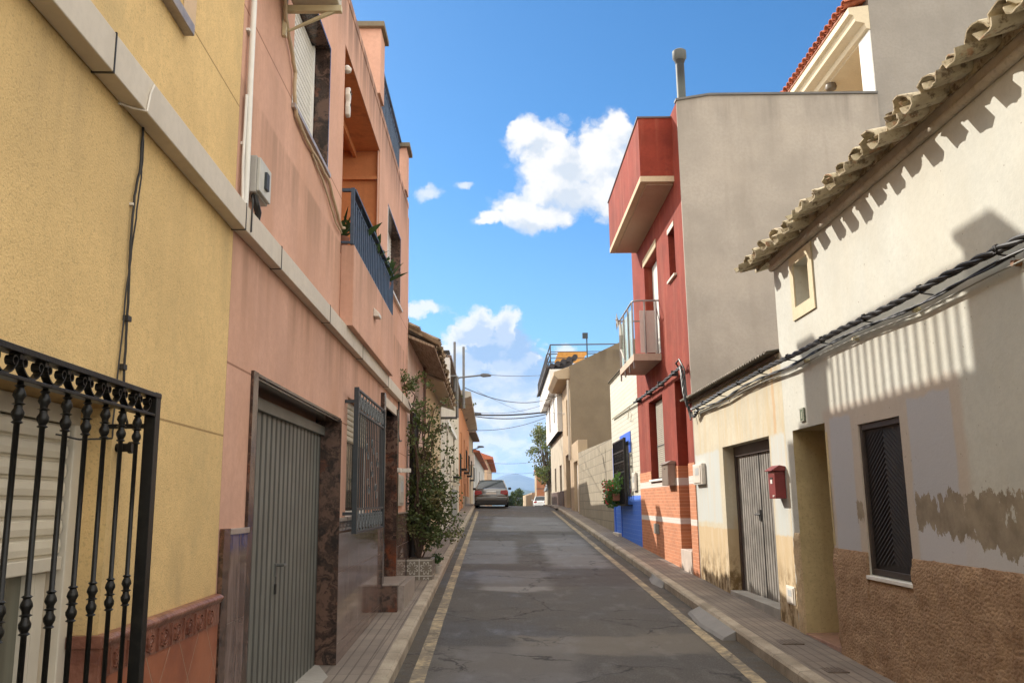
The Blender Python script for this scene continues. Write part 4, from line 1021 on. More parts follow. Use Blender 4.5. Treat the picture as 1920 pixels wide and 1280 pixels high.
# =================================================================== beige low house
def bg_extra(n, b, p, c):
    x, y, z = n.sep(p)
    w = n.vm('ADD', p, n.scale(n.vm('SUBTRACT', n.noise(p, 4, 5, .65, col=True), (.5, .5, .5)), .1, .12, .12)); _, wy, wz = n.sep(w)
    st = streaks(n, p, 4.5, .5, 3.); c = n.mix(n.mr(st, .45, .7, 0, .6), c, (.50, .39, .23))
    blu = n.mix(n.mr(streaks(n, p, 7, .6, 9.), .45, .7, 0, .5), (.47, .50, .49), (.52, .46, .36))
    for (a0, a1, z0, z1) in ((12.75, 14.5, -.34, .72), (9.72, 10.24, -.42, .74)):
        c = n.mix(n.m('MULTIPLY', rectmask(n, wy, wz, a0, a1, z0, z1, .03), .85), c, blu)
    low = n.mr(wz, -.40, -.43); c = n.mix(low, c, n.mix(n.mr(streaks(n, p, 5, 1., 2.), .4, .7), (.50, .38, .23), (.54, .44, .30)))
    c = n.mix(n.m('MULTIPLY', n.mr(wz, -.55, -1.15), n.mr(n.noise(n.scale(p, 1, 1.5, .8), 6, 6, .7), .42, .62)), c, (.17, .11, .05))
    rs = n.m('MULTIPLY', rectmask(n, wy, wz, 9.98, 10.08, .75, 1.55, .03), .5); c = n.mix(rs, c, (.50, .27, .10))
    return c
BGM = plaster('streaked_cream_render', (.51, .465, .36), .10, .4, 40, .005, .3, (.50, .38, .2), extra=bg_extra)
H = thing('beige_low_house', 'low streaked beige outbuilding with corrugated sheet roof and ribbed metal door', 'building', base(FR, 12, -3))
gl, gr_ = FR.px(1355, 838), FR.px(1442, 820)
MB(FR).wall(9.683, 14.34, -2.3, 1.66, [(10.29, 12.51, -2, .745, .24)], D=3.4).build('wall', BGM, H)
DO = ribs(MB(FR), 10.34, 12.42, -1.26, .66, -.185, .105, .018, .7).build('door', simple('ribbed_grey_door', (.20, .185, .165), .6, .1, .25, 4), H)
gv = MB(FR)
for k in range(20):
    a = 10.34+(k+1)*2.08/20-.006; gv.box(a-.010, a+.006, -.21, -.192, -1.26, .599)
gv.build('groove_shade', simple('door_groove_shade', (.055, .056, .05), .7), DO)  # shade between the ribs, put in as dark-coloured strips
MB(FR).box(12.42, 12.508, -.235, -.16, -1.5, .74).box(10.292, 10.34, -.235, -.16, -1.5, .74).box(10.34, 12.42, -.235, -.15, .60, .744).build('frame', simple('dark_door_frame', (.05, .03, .025), .5), DO)
MB(FR).box(11.36, 11.385, -.185, -.176, -1.25, .60).build('leaf_joint', BLKC, DO)
MB(FR).box(11.40, 11.48, -.19, -.165, -.28, -.14).tube([(11.42, -.17, -.2), (11.5, -.12, -.2)], .012, 6).build('handle', BLKC, DO)
MB(FR).box(10.3, 12.5, -.24, .01, -1.7, -1.262).build('threshold', CONC, H, bevel=.008)
# corrugated sheet
sh = MB(FR); N_ = 150
for i in range(N_):
    a, a2 = 9.70+(14.62-9.70)*i/N_, 9.70+(14.62-9.70)*(i+1)/N_; w0, w1 = .016*math.sin(i*1.9), .016*math.sin((i+1)*1.9)
    for k in (0, .012):
        sh.face([(a, .15, 1.665+w0+k), (a2, .15, 1.665+w1+k), (a2, -3.3, 2.15+w1+k), (a, -3.3, 2.15+w0+k)])
    sh.face([(a, .15, 1.665+w0), (a2, .15, 1.665+w1), (a2, .15, 1.677+w1), (a, .15, 1.677+w0)])
sh.build('sheet_roof', simple('grey_fibre_cement', (.20, .175, .14), .9, 0, .3, 5, .4), H)
MB(FR).box(9.70, 14.6, .03, .05, 1.60, 1.64).build('roof_batten', simple('old_wood', (.10, .07, .05), .9, 0, .3), H)
# =================================================================== red house
REDM = plaster('red_brushed_render', (.215, .036, .020), .22, .5, 40, .006, .65, (.31, .095, .058), extra=lambda n, b, p, c: n.mix(n.mr(n.noise(n.scale(p, 1, 3.2, 1.2), 5, 6, .7, .6), .48, .72, 0, .6), c, (.15, .022, .014)))
def brick_fn(body, mortar, bands=(), bandc=(.6, .5, .42), bw=.24, bh=.062, var=.12, top=None):
    def f(n, b):
        p = n.pos; x, y, z = n.sep(p); q = n.comb(y, z, 0)
        br_ = n.new('ShaderNodeTexBrick'); n.set(br_.inputs['Vector'], q); br_.inputs['Scale'].default_value = 1
        br_.inputs['Brick Width'].default_value = bw; br_.inputs['Row Height'].default_value = bh; br_.inputs['Mortar Size'].default_value = .006; br_.inputs['Mortar Smooth'].default_value = .3
        br_.inputs['Color1'].default_value = (*sc3(body, 1+var), 1); br_.inputs['Color2'].default_value = (*sc3(body, 1-var), 1); br_.inputs['Mortar'].default_value = (*mortar, 1)
        c = br_.outputs[0]; v = n.noise(p, 3, 5, .6); c = n.mix(n.mr(v, .4, .7, 0, .35), c, sc3(body, .75))
        for z0, z1 in bands: c = n.mix(n.m('MULTIPLY', n.m('GREATER_THAN', z, z0), n.m('LESS_THAN', z, z1)), c, bandc)
        if top: c = n.mix(n.m('LESS_THAN', z, top[0]), c, n.mix(br_.outputs[1], top[1], top[2]))
        n.set(b.inputs['Normal'], n.bump(n.m('SUBTRACT', n.m('MULTIPLY', n.noise(p, 40, 3), .3), br_.outputs[1]), .8, .008)); return c
    return f
BRK = mat('orange_painted_brick', brick_fn((.50, .19, .085), (.62, .30, .17), [(.265, .40), (-.425, -.325)], (.62, .55, .50)), rough=.8)
GABLE = plaster('grey_beige_render', (.375, .33, .285), .11, .35, 35, .005, .35, (.28, .24, .20), extra=lambda n, b, p, c: stain(n, p, n.mix(n.mr(n.noise(n.scale(p, .6, 1, 1.3), .9, 6, .6), .45, .7, 0, .45), c, (.41, .355, .30)), 7.25, 1.1, (.15, .13, .115), .50, 1.3, 3., .75))
H = thing('red_house', 'narrow red three-storey house with orange brick base and bare grey side wall', 'house', base(FR, 17, -2))
rh_holes = [(16.93, 18.5, 2.93, 5.13, .22), (15.1, 15.68, 4.08, 4.98, .28), (17.02, 18.64, .43, 2.10, .2), (14.85, 15.75, -1.02, 2.16, .5)]
MB(FR).wall(14.37, 20.18, -2.3, 7.08, rh_holes, D=3.0).build('wall', REDM, H)
gz_ = [FR.px(1271, 195)[1]]
MB(FR).prism([(0.002, -2.3), (.002, 7.09), (-.6, 7.19), (-3.66, 7.20), (-3.66, -2.3)], 14.33, 14.368, 'a').build('side_wall', GABLE, H)
MB(FR).prism([(.02, 7.08), (.02, 7.12), (-.6, 7.22), (-3.66, 7.23), (-3.66, 7.19), (-.6, 7.18)], 14.30, 14.45, 'a').build('coping', simple('zinc_coping', (.12, .11, .10), .5, .3), H)
MB(FR).prism([(-.05, 7.085), (-.6, 7.18), (-3, 7.18), (-3, 7.085)], 14.37, 20.18, 'a').build('roof', CONC, H)
def brick_dado(mb, segs, z0, z1, d0=.002, d1=.014):
    for a, b_ in segs: mb.box(a, b_, d0, d1, z0, z1)
D_ = MB(FR); D_.box(14.372, 14.85, .002, .014, -2, .615); D_.box(15.75, 17.02, .002, .014, -2, .615); D_.box(18.64, 20.16, .002, .014, -2, .615); D_.box(17.02, 18.64, .002, .014, -2, .36)
D_.box(15.752-.004, 15.752, -.49, .002, -1, .615); D_ = D_.split('brick_dado', BRK, H)
MB(FR).box(15.735, 15.7485, -.49, .013, -1.02, .615).build('brick_return', mat('orange_brick_return', brick_fn((.50, .19, .085), (.62, .30, .17), [(.265, .40), (-.425, -.325)], (.62, .55, .50))), D_)
CN = MB(FR).box(14.86, 19.45, 0, .62, 5.86, 7.0).build('canopy', REDM, H)
MB(FR).box(14.855, 19.455, -.0, .626, 5.755, 5.86).build('canopy_edge', plaster('canopy_band', (.52, .40, .27), .08, .2, 40, .002, .2), CN)
MB(FR).box(14.98, 19.34, .0, .50, 5.73, 5.754).build('canopy_soffit', plaster('canopy_soffit', (.46, .33, .24), .06, .2, 40, .002, .1), CN)
MB(FR).box(14.84, 19.47, -.02, .64, 7.0, 7.03).build('canopy_cap', simple('dark_cap', (.10, .07, .07), .5, .2), CN)
W = MB(FR).box(16.935, 18.495, -.215, -.18, 2.93, 5.12).build('window', WHT, H)
shutter(MB(FR), 16.95, 18.2, 2.95, 5.08, -.17, .055).build('shutter', WHT, W); MB(FR).box(16.9, 18.55, .003, .02, 5.13, 5.30).build('lintel', plaster('canopy_band', (.52, .40, .27)), W)
W = MB(FR).box(15.105, 15.675, -.275, -.24, 4.09, 4.97).build('window', GLASS, H); MB(FR).box(15.05, 15.75, -.2, .05, 4.03, 4.078).build('sill', DUCT, W, bevel=.004); MB(FR).box(15.1, 15.7, .003, .015, 4.985, 5.08).build('lintel', DUCT, W)
W = MB(FR).box(17.025, 18.635, -.195, -.16, .435, 2.095).build('window', simple('window_back', (.12, .08, .06), .6), H)
shutter(MB(FR), 17.04, 18.42, .47, 2.07, -.12, .04, .006).build('blind', simple('taupe_blind', (.36, .32, .26), .6, 0, .08), W)
MB(FR).box(16.98, 18.68, -.18, .06, .385, .43).build('sill', WHT, W, bevel=.005); MB(FR).box(17.04, 18.42, -.113, -.105, 1.12, 1.14).build('blind_rail', GRI, W)
MB(FR).box(14.856, 15.744, -.495, -.45, -.84, 2.15).build('door', simple('dark_red_door', (.14, .02, .02), .5), H)
MB(FR).box(14.86, 15.74, -.49, .03, -1.3, -.86).build('door_sill', simple('pale_stone', (.5, .42, .36), .6), H, bevel=.006)
BA = MB(FR).box(16.89, 18.95, .0, .56, 2.76, 2.90).build('balcony', plaster('balcony_slab', (.50, .38, .30), .08, .2, 40, .002, .2), H, bevel=.005)
RS = simple('grey_steel_rail', (.30, .27, .26), .4, .5)
rl = MB(FR); rl.tube([(16.93, .0, 4.0), (16.93, .46, 4.0), (16.95, .52, 3.99), (17.02, .54, 3.99), (18.9, .54, 3.99), (18.9, .0, 3.99)], .018, 8)
for (a, d) in ((16.93, .06), (16.93, .30), (17.0, .54), (17.6, .54), (18.25, .54), (18.9, .54)): rl.bar((a, d, 2.62 if d > .5 else 2.9), (a, d, 3.98), .026)
rl.tube([(16.93, .06, 3.9), (16.93, -.0, 3.55), (16.93, 0, 3.0)], .01, 6)
RL_ = rl.build('balcony_railing', RS, BA, True)
def glassf(n, b):
    b.inputs['Alpha'].default_value = .62; b.inputs['Transmission Weight'].default_value = 0.; return n.mix(n.mr(n.noise(n.scale(n.pos, 1, 4, .6), 2, 4), .35, .65), (.44, .58, .52), (.62, .72, .67))
GP = mat('frosted_green_glass', glassf, rough=.15)
MB(FR).box(17.05, 18.85, .515, .525, 2.93, 3.88).build('glass_panel', GP, BA); MB(FR).box(16.955, 16.965, .08, .40, 2.93, 3.80).build('glass_panel', mat('frosted_glass', lambda n, b: (setattr(b.inputs['Alpha'], 'default_value', .6), n.mix(.5, (.55, .48, .45), (.7, .66, .6)))[1], rough=.2), BA)
cl = MB(FR); rnd = random.Random(3)
for k in range(9):
    a0 = rnd.uniform(0, 6.28); ln = rnd.uniform(.10, .24); q0 = (18.86, .56, 3.98)
    cl.tube([q0, (18.86+.06*math.cos(a0), .58+.04*rnd.random(), 3.98+.06*math.sin(a0)), (18.86+.12*math.cos(a0), .60, 3.98+ln*math.sin(a0)-.05)], [.018, .022, .004], 5)
cl.tube([(18.8, .545, 3.95), (18.6, .55, 3.6), (18.7, .545, 3.3), (18.2, .54, 2.95)], [.03, .05, .035, .012], 6)
tag(cl.build('tied_cloth', simple('faded_cloth', (.45, .42, .38), .9), None, True), 'faded cloth tied to the far corner of the glass balcony on the red house', 'cloth')
# flue pipe
fb_ = Vector((ray(1278, 185)*(15.3/ray(1278, 185).y))); ft_ = Vector((ray(1274, 95)*(15.3/ray(1274, 95).y)))
fx = fb_.x; zt_ = ft_.z
t = thing('flue_pipe', 'tall grey metal flue pipe with blackened cap on the red house roof', 'flue', (fx, 15.3, 7.12))
fl = MB().lathe((fx, 15.3), [(.085, 7.12), (.085, zt_-.32), (.083, zt_-.30)], 14).build('pipe', mat('grimy_zinc', lambda n, b: n.mix(n.mr(n.sep(n.pos)[2], zt_-.45, zt_-.85), (.008, .008, .008), (.06, .07, .064)), rough=.6, metal=0.), t, True)
MB().lathe((fx, 15.3), [(.10, zt_-.22), (.135, zt_-.17), (.135, zt_-.03), (.10, zt_), (.02, zt_+.005)], 16).build('cowl', simple('pale_zinc', (.085, .09, .085), .6, 0), t, True)
MB().lathe((fx, 15.3), [(.075, zt_-.31), (.09, zt_-.26), (.105, zt_-.22)], 12).build('neck', BLKC, t, True)
MB().lathe((fx, 15.3), [(.095, 7.3), (.095, 7.33)], 14).build('collar', simple('pale_zinc', (.085, .09, .085), .6, 0), t, True)
# fixtures on the right
def mailbox(s0, s1, z0, z1, d, label, m, rf=True):
    t = thing('mailbox', label, 'mailbox', base(FR, (s0+s1)/2, d/2, z0))
    bo = MB(FR).box(s0, s1, .004, d, z0, z1).build('box', m, t, bevel=.004)
    if rf: MB(FR).prism([(-.0+.002, z1), (d+.03, z1-.0), (d+.03, z1+.012), (d*.55, z1+.065), (.002, z1+.05)], s0-.025, s1+.025, 'a').build('lid', m, bo, bevel=.003)
    MB(FR).box((s0+s1)/2-.05, (s0+s1)/2+.05, d, d+.004, z1-.09, z1-.07).build('slot', BLKC, bo)
    return t, bo
t, bo = mailbox(9.78, 10.02, .0, .31, .125, 'dark red metal mailbox with pitched lid beside the ribbed metal door', simple('mailbox_red', (.20, .035, .035), .4, .1))
MB(FR).box(9.87, 9.93, .126, .130, .17, .215).build('name_label', WHT, bo); MB(FR).tube([(9.83, .125, .03), (9.83, .14, .03)], .012, 8).build('lock', WHT, bo)
mailbox(16.0, 16.62, .27, .66, .15, 'grey steel mailbox on the red house wall between its window and door', simple('mailbox_steel', (.30, .24, .20), .35, .4))
meter(FR, 13.62, 14.25, .24, .57, .004, .07, 'white meter box on the pale patched wall beside the red house')
t = meter(FR, 9.72, 10.0, -1.16, -.96, .003, .012, 'small pale water-meter hatch low on the wall beside the recessed doorway')
t = meter(FR, 20.62, 21.15, .23, .67, .015, .06, 'slim white meter box on the white painted brick beside the window grille')
vn = MB(FR).box(17.9, 18.5, .015, .03, -.68, -.48)
tag(vn.build('vent_grille', simple('vent_grey', (.22, .20, .17), .6), None, bevel=.004), 'square grey vent cover low in the orange brick base', 'vent')
t = thing('house_number', 'small green tile number plate above the recessed doorway', 'number plate', base(FR, 9.05, 0, .8))
q = MB(FR).box(8.985, 9.115, .003, .018, .80, .945).build('plate', simple('plate_green', (.13, .16, .11), .3, 0, .2, 30), t, bevel=.002)
f = MB(FR); 
for (a0, a1, z0, z1) in ((8.992, 8.998, .807, .938), (9.102, 9.108, .807, .938), (8.998, 9.102, .807, .813), (8.998, 9.102, .932, .938)): f.box(a0, a1, .018, .020, z0, z1)
f.build('rim', simple('plate_rim', (.5, .48, .4), .4), q)
f = MB(FR); 
f.box(9.045, 9.055, .018, .020, .84, .905); f.box(9.055, 9.063, .018, .020, .885, .895); f.box(9.037, 9.063, .018, .020, .835, .841)
f.build('digit', simple('plate_rim', (.5, .48, .4), .4), q)
# cable bundle along the right-hand walls
t = thing('cable_bundle', 'thick twisted black cables clipped along the white and beige walls', 'cables', base(FR, 9, .08, 1.5))
def twist(fr, pts, r, turns, rad, n_=3, sub=None):
    L = sum((Vector(a)-Vector(b_)).length for a, b_ in zip(pts, pts[1:])); sub = sub or int(L*16)
    out = []
    def at_(t_):
        k = t_*(len(pts)-1); i = min(int(k), len(pts)-2); u_ = k-i
        p0 = Vector(pts[max(i-1, 0)]); p1 = Vector(pts[i]); p2 = Vector(pts[i+1]); p3 = Vector(pts[min(i+2, len(pts)-1)])
        return .5*((2*p1)+(-p0+p2)*u_+(2*p0-5*p1+4*p2-p3)*u_*u_+(-p0+3*p1-3*p2+p3)*u_**3)
    mb = MB(fr)
    for j in range(n_):
        o = []
        for i in range(sub+1):
            t_ = i/sub; c0 = at_(t_); a = 2*math.pi*(t_*turns*L+j/n_); o.append((c0.x, c0.y+math.cos(a)*rad, c0.z+math.sin(a)*rad))
        mb.tube(o, r, 6)
    return mb
up_ = []
for k in range(12): s_ = 2.5+k*1.04; up_.append((s_, .10, 1.50+.012*(k % 2)-.05*max(0, (s_-11)/3)))
twist(FR, up_, .014, 1.6, .016, 3).build('cable', BLKC, t, True)
lo_pts = [(2.5+k*.95, .075, 1.43-.02*math.sin(k*2.)-.03*max(0, (2.5+k*.95-10)/3)) for k in range(13)]
twist(FR, lo_pts, .008, .8, .008, 2).build('cable', BLKC, t, True)
MB(FR).tube([(q[0], .05, q[2]-.045) for q in lo_pts], .006, 6).build('cable', simple('grey_cable', (.22, .22, .18), .6), t, True)
for k in range(11):
    s_ = 3.1+k*1.0; z_ = 1.505-.05*max(0, (s_-11)/3)
    MB(FR).tube([(s_, .0, z_-.045), (s_, .10, z_-.03)], .006, 6).tube([(s_-.008, .10, z_-.035), (s_+.0, .135, z_), (s_+.008, .10, z_+.035), (s_, .065, z_)], .008, 6).box(s_-.016, s_+.016, .075, .125, z_-.022, z_+.03).build('clip', BLKC, t)
for k, s_ in enumerate((5.05, 6.35, 7.5, 8.75, 10.3, 12.0)):
    MB(FR).tube([(s_, .0, 1.405), (s_, .03, 1.405), (s_, .032, 1.405), (s_, .055, 1.405)], [.022, .022, .014, .02], 10).build('insulator', simple('rusty_insulator' if k == 0 else 'cream_insulator', (.25, .12, .05) if k == 0 else (.50, .45, .28), .5), t, True)
t = thing('cable_bundle', 'twisted black cables running along the red house and onto the white painted brick', 'cables', base(FR, 18, .08, 1.5))
twist(FR, [(13.6, .08, 1.42), (13.95, .09, 1.35), (14.15, .16, 1.7), (14.5, .12, 2.2), (14.8, .10, 2.27), (16.5, .08, 2.25), (18.5, .08, 2.27), (20.2, .08, 2.29)], .014, 1.4, .018, 3).build('cable', BLKC, t, True)
twist(FR, [(20.2, .08, 2.29), (22, .06, 2.31), (24.6, .05, 2.33)], .014, 1.2, .014, 3).build('cable', simple('painted_cable', (.55, .50, .38), .7), t, True)
MB(FR).tube([(14.75, .10, 2.26), (14.8, .15, 2.36), (14.6, .13, 2.4), (14.42, .09, 2.2), (14.35, .09, 1.8), (14.25, .09, 1.5), (14.1, .09, 1.3)], .016, 6).build('cable', BLKC, t, True)
MB(FR).tube([(21.3, .03, 2.3), (21.5, .05, 2.0), (21.0, .05, 1.95), (20.9, .03, 2.1)], .008, 6).build('cable', simple('painted_cable', (.55, .50, .38), .7), t, True)
for s_ in (15.4, 16.8, 18.2, 19.6): MB(FR).box(s_-.02, s_+.02, .0, .12, 2.22, 2.32).build('clip', BLKC, t)
# =================================================================== blue and white brick house
WB = mat('white_blue_painted_brick', brick_fn((.54, .515, .43), (.27, .255, .205), (), None, .34, .115, .03, (.12, (.045, .16, .66), (.12, .26, .70))), rough=.7)
BLUE = simple('blue_paint', (.03, .13, .62), .5, 0, .1)
H = thing('white_blue_house', 'small white painted brick house with bright blue base and door', 'house', base(FR, 22.7, -2))
MB(FR).wall(20.19, 25.25, -2.2, 3.42, [(21.75, 23.4, .0, 1.5, .15), (23.62, 24.8, -.86, 1.42, .25)], D=5.2).build('wall', WB, H)
MB(FR).prism([(.05, 3.42), (.05, 3.47), (-5.3, 4.3), (-5.3, 4.1)], 20.19, 25.3, 'a').build('roof', simple('blue_house_roof', (.25, .22, .18), .8), H)
MB(FR).box(20.19, 25.3, .0, .05, 3.42, 3.475).build('coping', DUCT, H)
MB(FR).box(20.2, 25.25, .002, .01, -2, .10).build('blue_base', WB, H)
W = MB(FR).box(21.752, 23.398, -.148, -.10, .0, 1.5).build('window', GLASS, H)
f = MB(FR); f.box(21.45, 21.75, .002, .02, 1.2, 1.72); f.box(21.75, 23.4, .002, .02, 1.5, 1.72)
f.build('surround', BLUE, W); 
g = MB(FR); d = .16
for a in (21.5, 23.6): g.box(a-.03, a+.03, d-.03, d+.03, -.12, 1.56)
for z in (-.1, .32, .72, .98, 1.25, 1.54): g.box(21.5, 23.6, d-.02, d+.02, z-.018, z+.018)
g.box(21.5, 23.6, 0, d, -.13, -.10)
G = g.build('window_grille', BLK, H)
for k in range(13): MB(FR).box(21.6+k*.15, 21.625+k*.15, d-.012, d+.012, -.1, 1.54).build('bar', BLK, G)
s2 = MB(FR)
for k in range(9):
    for z in (.85, 1.12): strip(s2, scroll_pts((21.7+k*.21, z), .08, 0, 5.5, 12, .3), d, .02, .014)
s2.build('scrollwork', BLK, G)
DO = MB(FR).box(23.625, 24.795, -.24, -.2, -.86, 1.41).build('door', BLUE, H); MB(FR).box(24.0, 24.5, -.2, -.19, .2, 1.1).build('panel', GLASS, DO)
f = MB(FR); f.box(23.5, 23.62, .002, .03, -1, 1.5); f.box(24.8, 24.95, .002, .03, -1, 1.5); f.box(23.62, 24.8, .002, .03, 1.42, 1.55); f.build('surround', BLUE, DO)
MB(FR).box(23.6, 24.8, -.2, .12, -1.1, -.87).build('door_sill', DUCT, H, bevel=.01)
fx_ = thing('flower_box', 'hanging pot of red and green geraniums on the blue house window grille', 'flowers', base(FR, 22.9, .3, -.05))
MB(FR).box(22.4, 23.3, .2, .36, .0, .18).build('trough', simple('trough', (.25, .1, .06), .7), fx_, bevel=.01)
mb = MB(); cs = [FR.w(22.4+.13*k, .32+.05*math.sin(k), .28+.12*math.sin(k*1.7)) for k in range(9)]+[FR.w(22.7+.12*k, .34, .02) for k in range(6)]+[FR.w(22.0, .25, .55), FR.w(22.1, .25, .4)]
leafcloud(mb, [(c_, .2) for c_ in cs], 70, .07, 1, 5); mb.build('foliage', leafmat('geranium_leaf', (.03, .09, .02), (.10, .20, .04)), fx_)
mb = MB(); leafcloud(mb, [(c_+Vector((-.08, -.05, .04)), .16) for c_ in cs[:14:2]], 26, .055, 1, 6); mb.build('blossom', simple('geranium_red', (.45, .02, .03), .5, 0, .3), fx_)
# =================================================================== block wall, brown house, white box house
def blk(n, b):
    p = n.pos; x, y, z = n.sep(p); q = n.comb(y, z, 0); br_ = n.new('ShaderNodeTexBrick'); n.set(br_.inputs['Vector'], q); br_.inputs['Scale'].default_value = 1
    br_.inputs['Brick Width'].default_value = .62; br_.inputs['Row Height'].default_value = .30; br_.inputs['Mortar Size'].default_value = .012
    br_.inputs['Color1'].default_value = (.25, .21, .15, 1); br_.inputs['Color2'].default_value = (.30, .255, .185, 1); br_.inputs['Mortar'].default_value = (.17, .14, .10, 1)
    n.set(b.inputs['Normal'], n.bump(n.m('SUBTRACT', n.noise(p, 20, 3), br_.outputs[1]), .6, .01)); return n.mix(n.mr(n.noise(p, 1.5, 5), .4, .7, 0, .4), br_.outputs[0], (.20, .17, .12))
BLKM = mat('concrete_block_wall', blk, rough=.95)
q = MB(FR); q.face([(25.28, 0, -2), (36.7, 0, -2), (36.7, 0, 2.04), (25.28, 0, 1.80)]); q.face([(25.28, -.22, -2), (36.7, -.22, -2), (36.7, -.22, 2.04), (25.28, -.22, 1.80)])
q.face([(25.28, 0, 1.8), (36.7, 0, 2.04), (36.7, -.22, 2.04), (25.28, -.22, 1.8)]); q.face([(25.28, 0, -2), (25.28, 0, 1.8), (25.28, -.22, 1.8), (25.28, -.22, -2)]); q.face([(36.7, 0, -2), (36.7, 0, 2.04), (36.7, -.22, 2.04), (36.7, -.22, -2)])
tag(q.build('block_wall', BLKM, merge=True), 'bare concrete block wall between the blue house and the tall brown gable', 'wall')
BRW = plaster('brown_cement_render', (.20, .155, .105), .09, .3, 12, .01, .22, (.18, .13, .08), extra=lambda n, b, p, c: stain(n, p, c, 7.1, 1.1, (.11, .085, .06), .45, 1.6, 4., .7))
CRM = plaster('cream_facade', (.42, .32, .215), .08, .3, 20, .006, .2)
H = thing('brown_gable_house', 'tall house with bare brown side gable and cream street front', 'house', base(FR, 43, -2))
zc = FR.px(1070, 680)[1]
MB(FR).wall(36.72, 40.25, -2, 2.6, [(37.2, 39.3, -.5, 1.75, .2)], D=.4).build('yard_gate_wall', CRM, H)
MB(FR).box(37.2, 39.3, -.19, -.15, -.5, 1.75).build('yard_gate', WHT, H)
MB(FR).wall(40.27, 46.0, -2, 6.2, [(41.2, 43.0, 3.2, 5.0, .15), (41.3, 44.2, -.5, 2.3, .3)], D=2).build('wall', CRM, H)
MB(FR).prism([(.0, -2), (.0, 6.35), (-2.4, 7.45), (-6, 8.3), (-6, -2)], 40.2, 40.268, 'a').build('gable_wall', BRW, H)
MB(FR).prism([(.0, 6.2), (-2.4, 7.3), (-6, 8.2), (-6, -2), (-2, -2), (-2, 6.2)], 40.27, 46, 'a').build('roof', CONC, H)
MB(FR).prism([(.0, 5.75), (.55, 5.75), (.75, 5.95), (.75, 6.1), (.0, 6.35)], 40.4, 46.0, 'a').build('cornice', CRM, H, bevel=.02)
MB(FR).box(41.2, 43, -.14, -.1, 3.2, 5.0).build('window', simple('ochre_shutter', (.4, .3, .16), .6), H); MB(FR).box(41.3, 44.2, -.28, -.2, -.5, 2.3).build('door', simple('dark_garage', (.07, .05, .04), .6), H)
MB(FR).tube([(40.45, .08, 5.7), (40.45, .08, 1.9)], .06, 8).build('drainpipe', DUCT, H, True)
vl = Vector(ray(1100, 630)*(43/ray(1100, 630).y)); t = MB().tube([(vl.x, 43, 6.3), (vl.x, 43, vl.z)], .035, 6).box(vl.x-.22, vl.x+.05, 42.9, 43.1, vl.z-.12, vl.z+.16)
tag(t.build('antenna', GRI), 'thin roof antenna above the brown gable house', 'antenna')
H = thing('white_box_house', 'white house with projecting upper storey and railed roof terrace', 'house', base(FR, 51, -2))
WHF = plaster('bright_white_render', (.72, .70, .66), .05, .2, 20, .004, .15, (.5, .48, .42)); STN = plaster('stone_base', (.48, .42, .33), .12, .6, 9, .02, .3)
MB(FR).wall(46.02, 58, -2, 3.7, [(47.5, 49.2, -.3, 2.0, .2), (52.5, 54, .6, 2.0, .2)], D=6).build('wall', STN, H)
MB(FR).box(47.5, 49.2, -.19, -.15, -.3, 2.0).build('door', simple('dark_garage', (.07, .05, .04), .6), H); MB(FR).box(52.5, 54, -.19, -.15, .6, 2.0).build('window', GLASS, H)
MB(FR).box(46.03, 58, .002, .03, -2, .55).build('dark_dado', simple('dark_red_tile', (.09, .05, .045), .5), H)
up2 = FR.sub(0, .27)
MB(up2).wall(46.02, 58, 3.7, 7.1, [(48.3, 49.3, 4.4, 6.2, .12), (52.6, 54.2, 4.2, 6.0, .12)], D=6.2).build('upper_storey', WHF, H)
MB(up2).box(48.3, 49.3, -.11, -.06, 4.4, 6.2).build('window', simple('brown_shut', (.12, .07, .06), .6), H); MB(up2).box(52.6, 54.2, -.11, -.06, 4.2, 6.0).build('window', simple('brown_shut', (.12, .07, .06), .6), H)
CNP = MB(FR).box(46.02, 58.6, .27, .64, 5.95, 7.1).build('parapet_box', WHF, H)
MB(FR).prism([(-.8, 7.7), (.85, 7.10), (.85, 7.20), (-.8, 7.85)], 46.0, 58.8, 'a').build('roof', simple('dark_roof', (.05, .04, .04), .8, 0, .3), H)
rf = MB(FR)
for k in range(5): halfpipe(rf, FR, 46.0, .55-.35*k, 7.28+.12*k, .551-.35*k, 7.28+.12*k, .16, .14, True)
tp = MB(FR)
for k in range(5): tp.tube([(45.98, .5-.32*k, 7.28+.12*k), (46.6, .5-.32*k, 7.28+.12*k)], .15, 8)
tp.build('roof_tiles', simple('black_tile', (.025, .02, .022), .6), H, True)
# terrace railing and pergola
tr = thing('pergola', 'thin metal pergola frame with orange cloth on the white house roof', 'pergola', base(FR, 51, 0, 7.3))
f = MB(FR)
A0 = [(46.3, .55), (58.4, .55), (58.4, -4.6), (46.3, -4.6)]
for (a, d) in A0+[(50, .55), (54, .55)]: f.bar((a, d, 7.2), (a, d, 8.5), .05)
for z in (7.75, 8.1, 8.5): f.bar((46.3, .55, z), (58.4, .55, z), .05); 
f.bar((46.3, .55, 8.5), (46.3, -4.6, 8.5), .05)
for k in range(5): f.bar((46.3+k*3, .55, 8.5), (46.3+k*3, -4.6, 8.5), .045)
for z in (7.75, 8.1): f.bar((46.3, .55, z), (46.3, -4.6, z), .03)
f.build('frame', simple('pergola_metal', (.06, .06, .07), .5), tr)
mb = MB(FR); NN = 12
for i in range(NN):
    for j in range(5):
        def h_(i, j): return 8.15+.06*math.sin(i*math.pi/2)
        s0_, s1_ = 46.6+i*.33, 46.6+(i+1)*.33; d0_, d1_ = .1-j*.33, .1-(j+1)*.33
        mb.face([(s0_, d0_, h_(i, j)), (s1_, d0_, h_(i+1, j)), (s1_, d1_, h_(i+1, j+1)), (s0_, d1_, h_(i, j+1))])
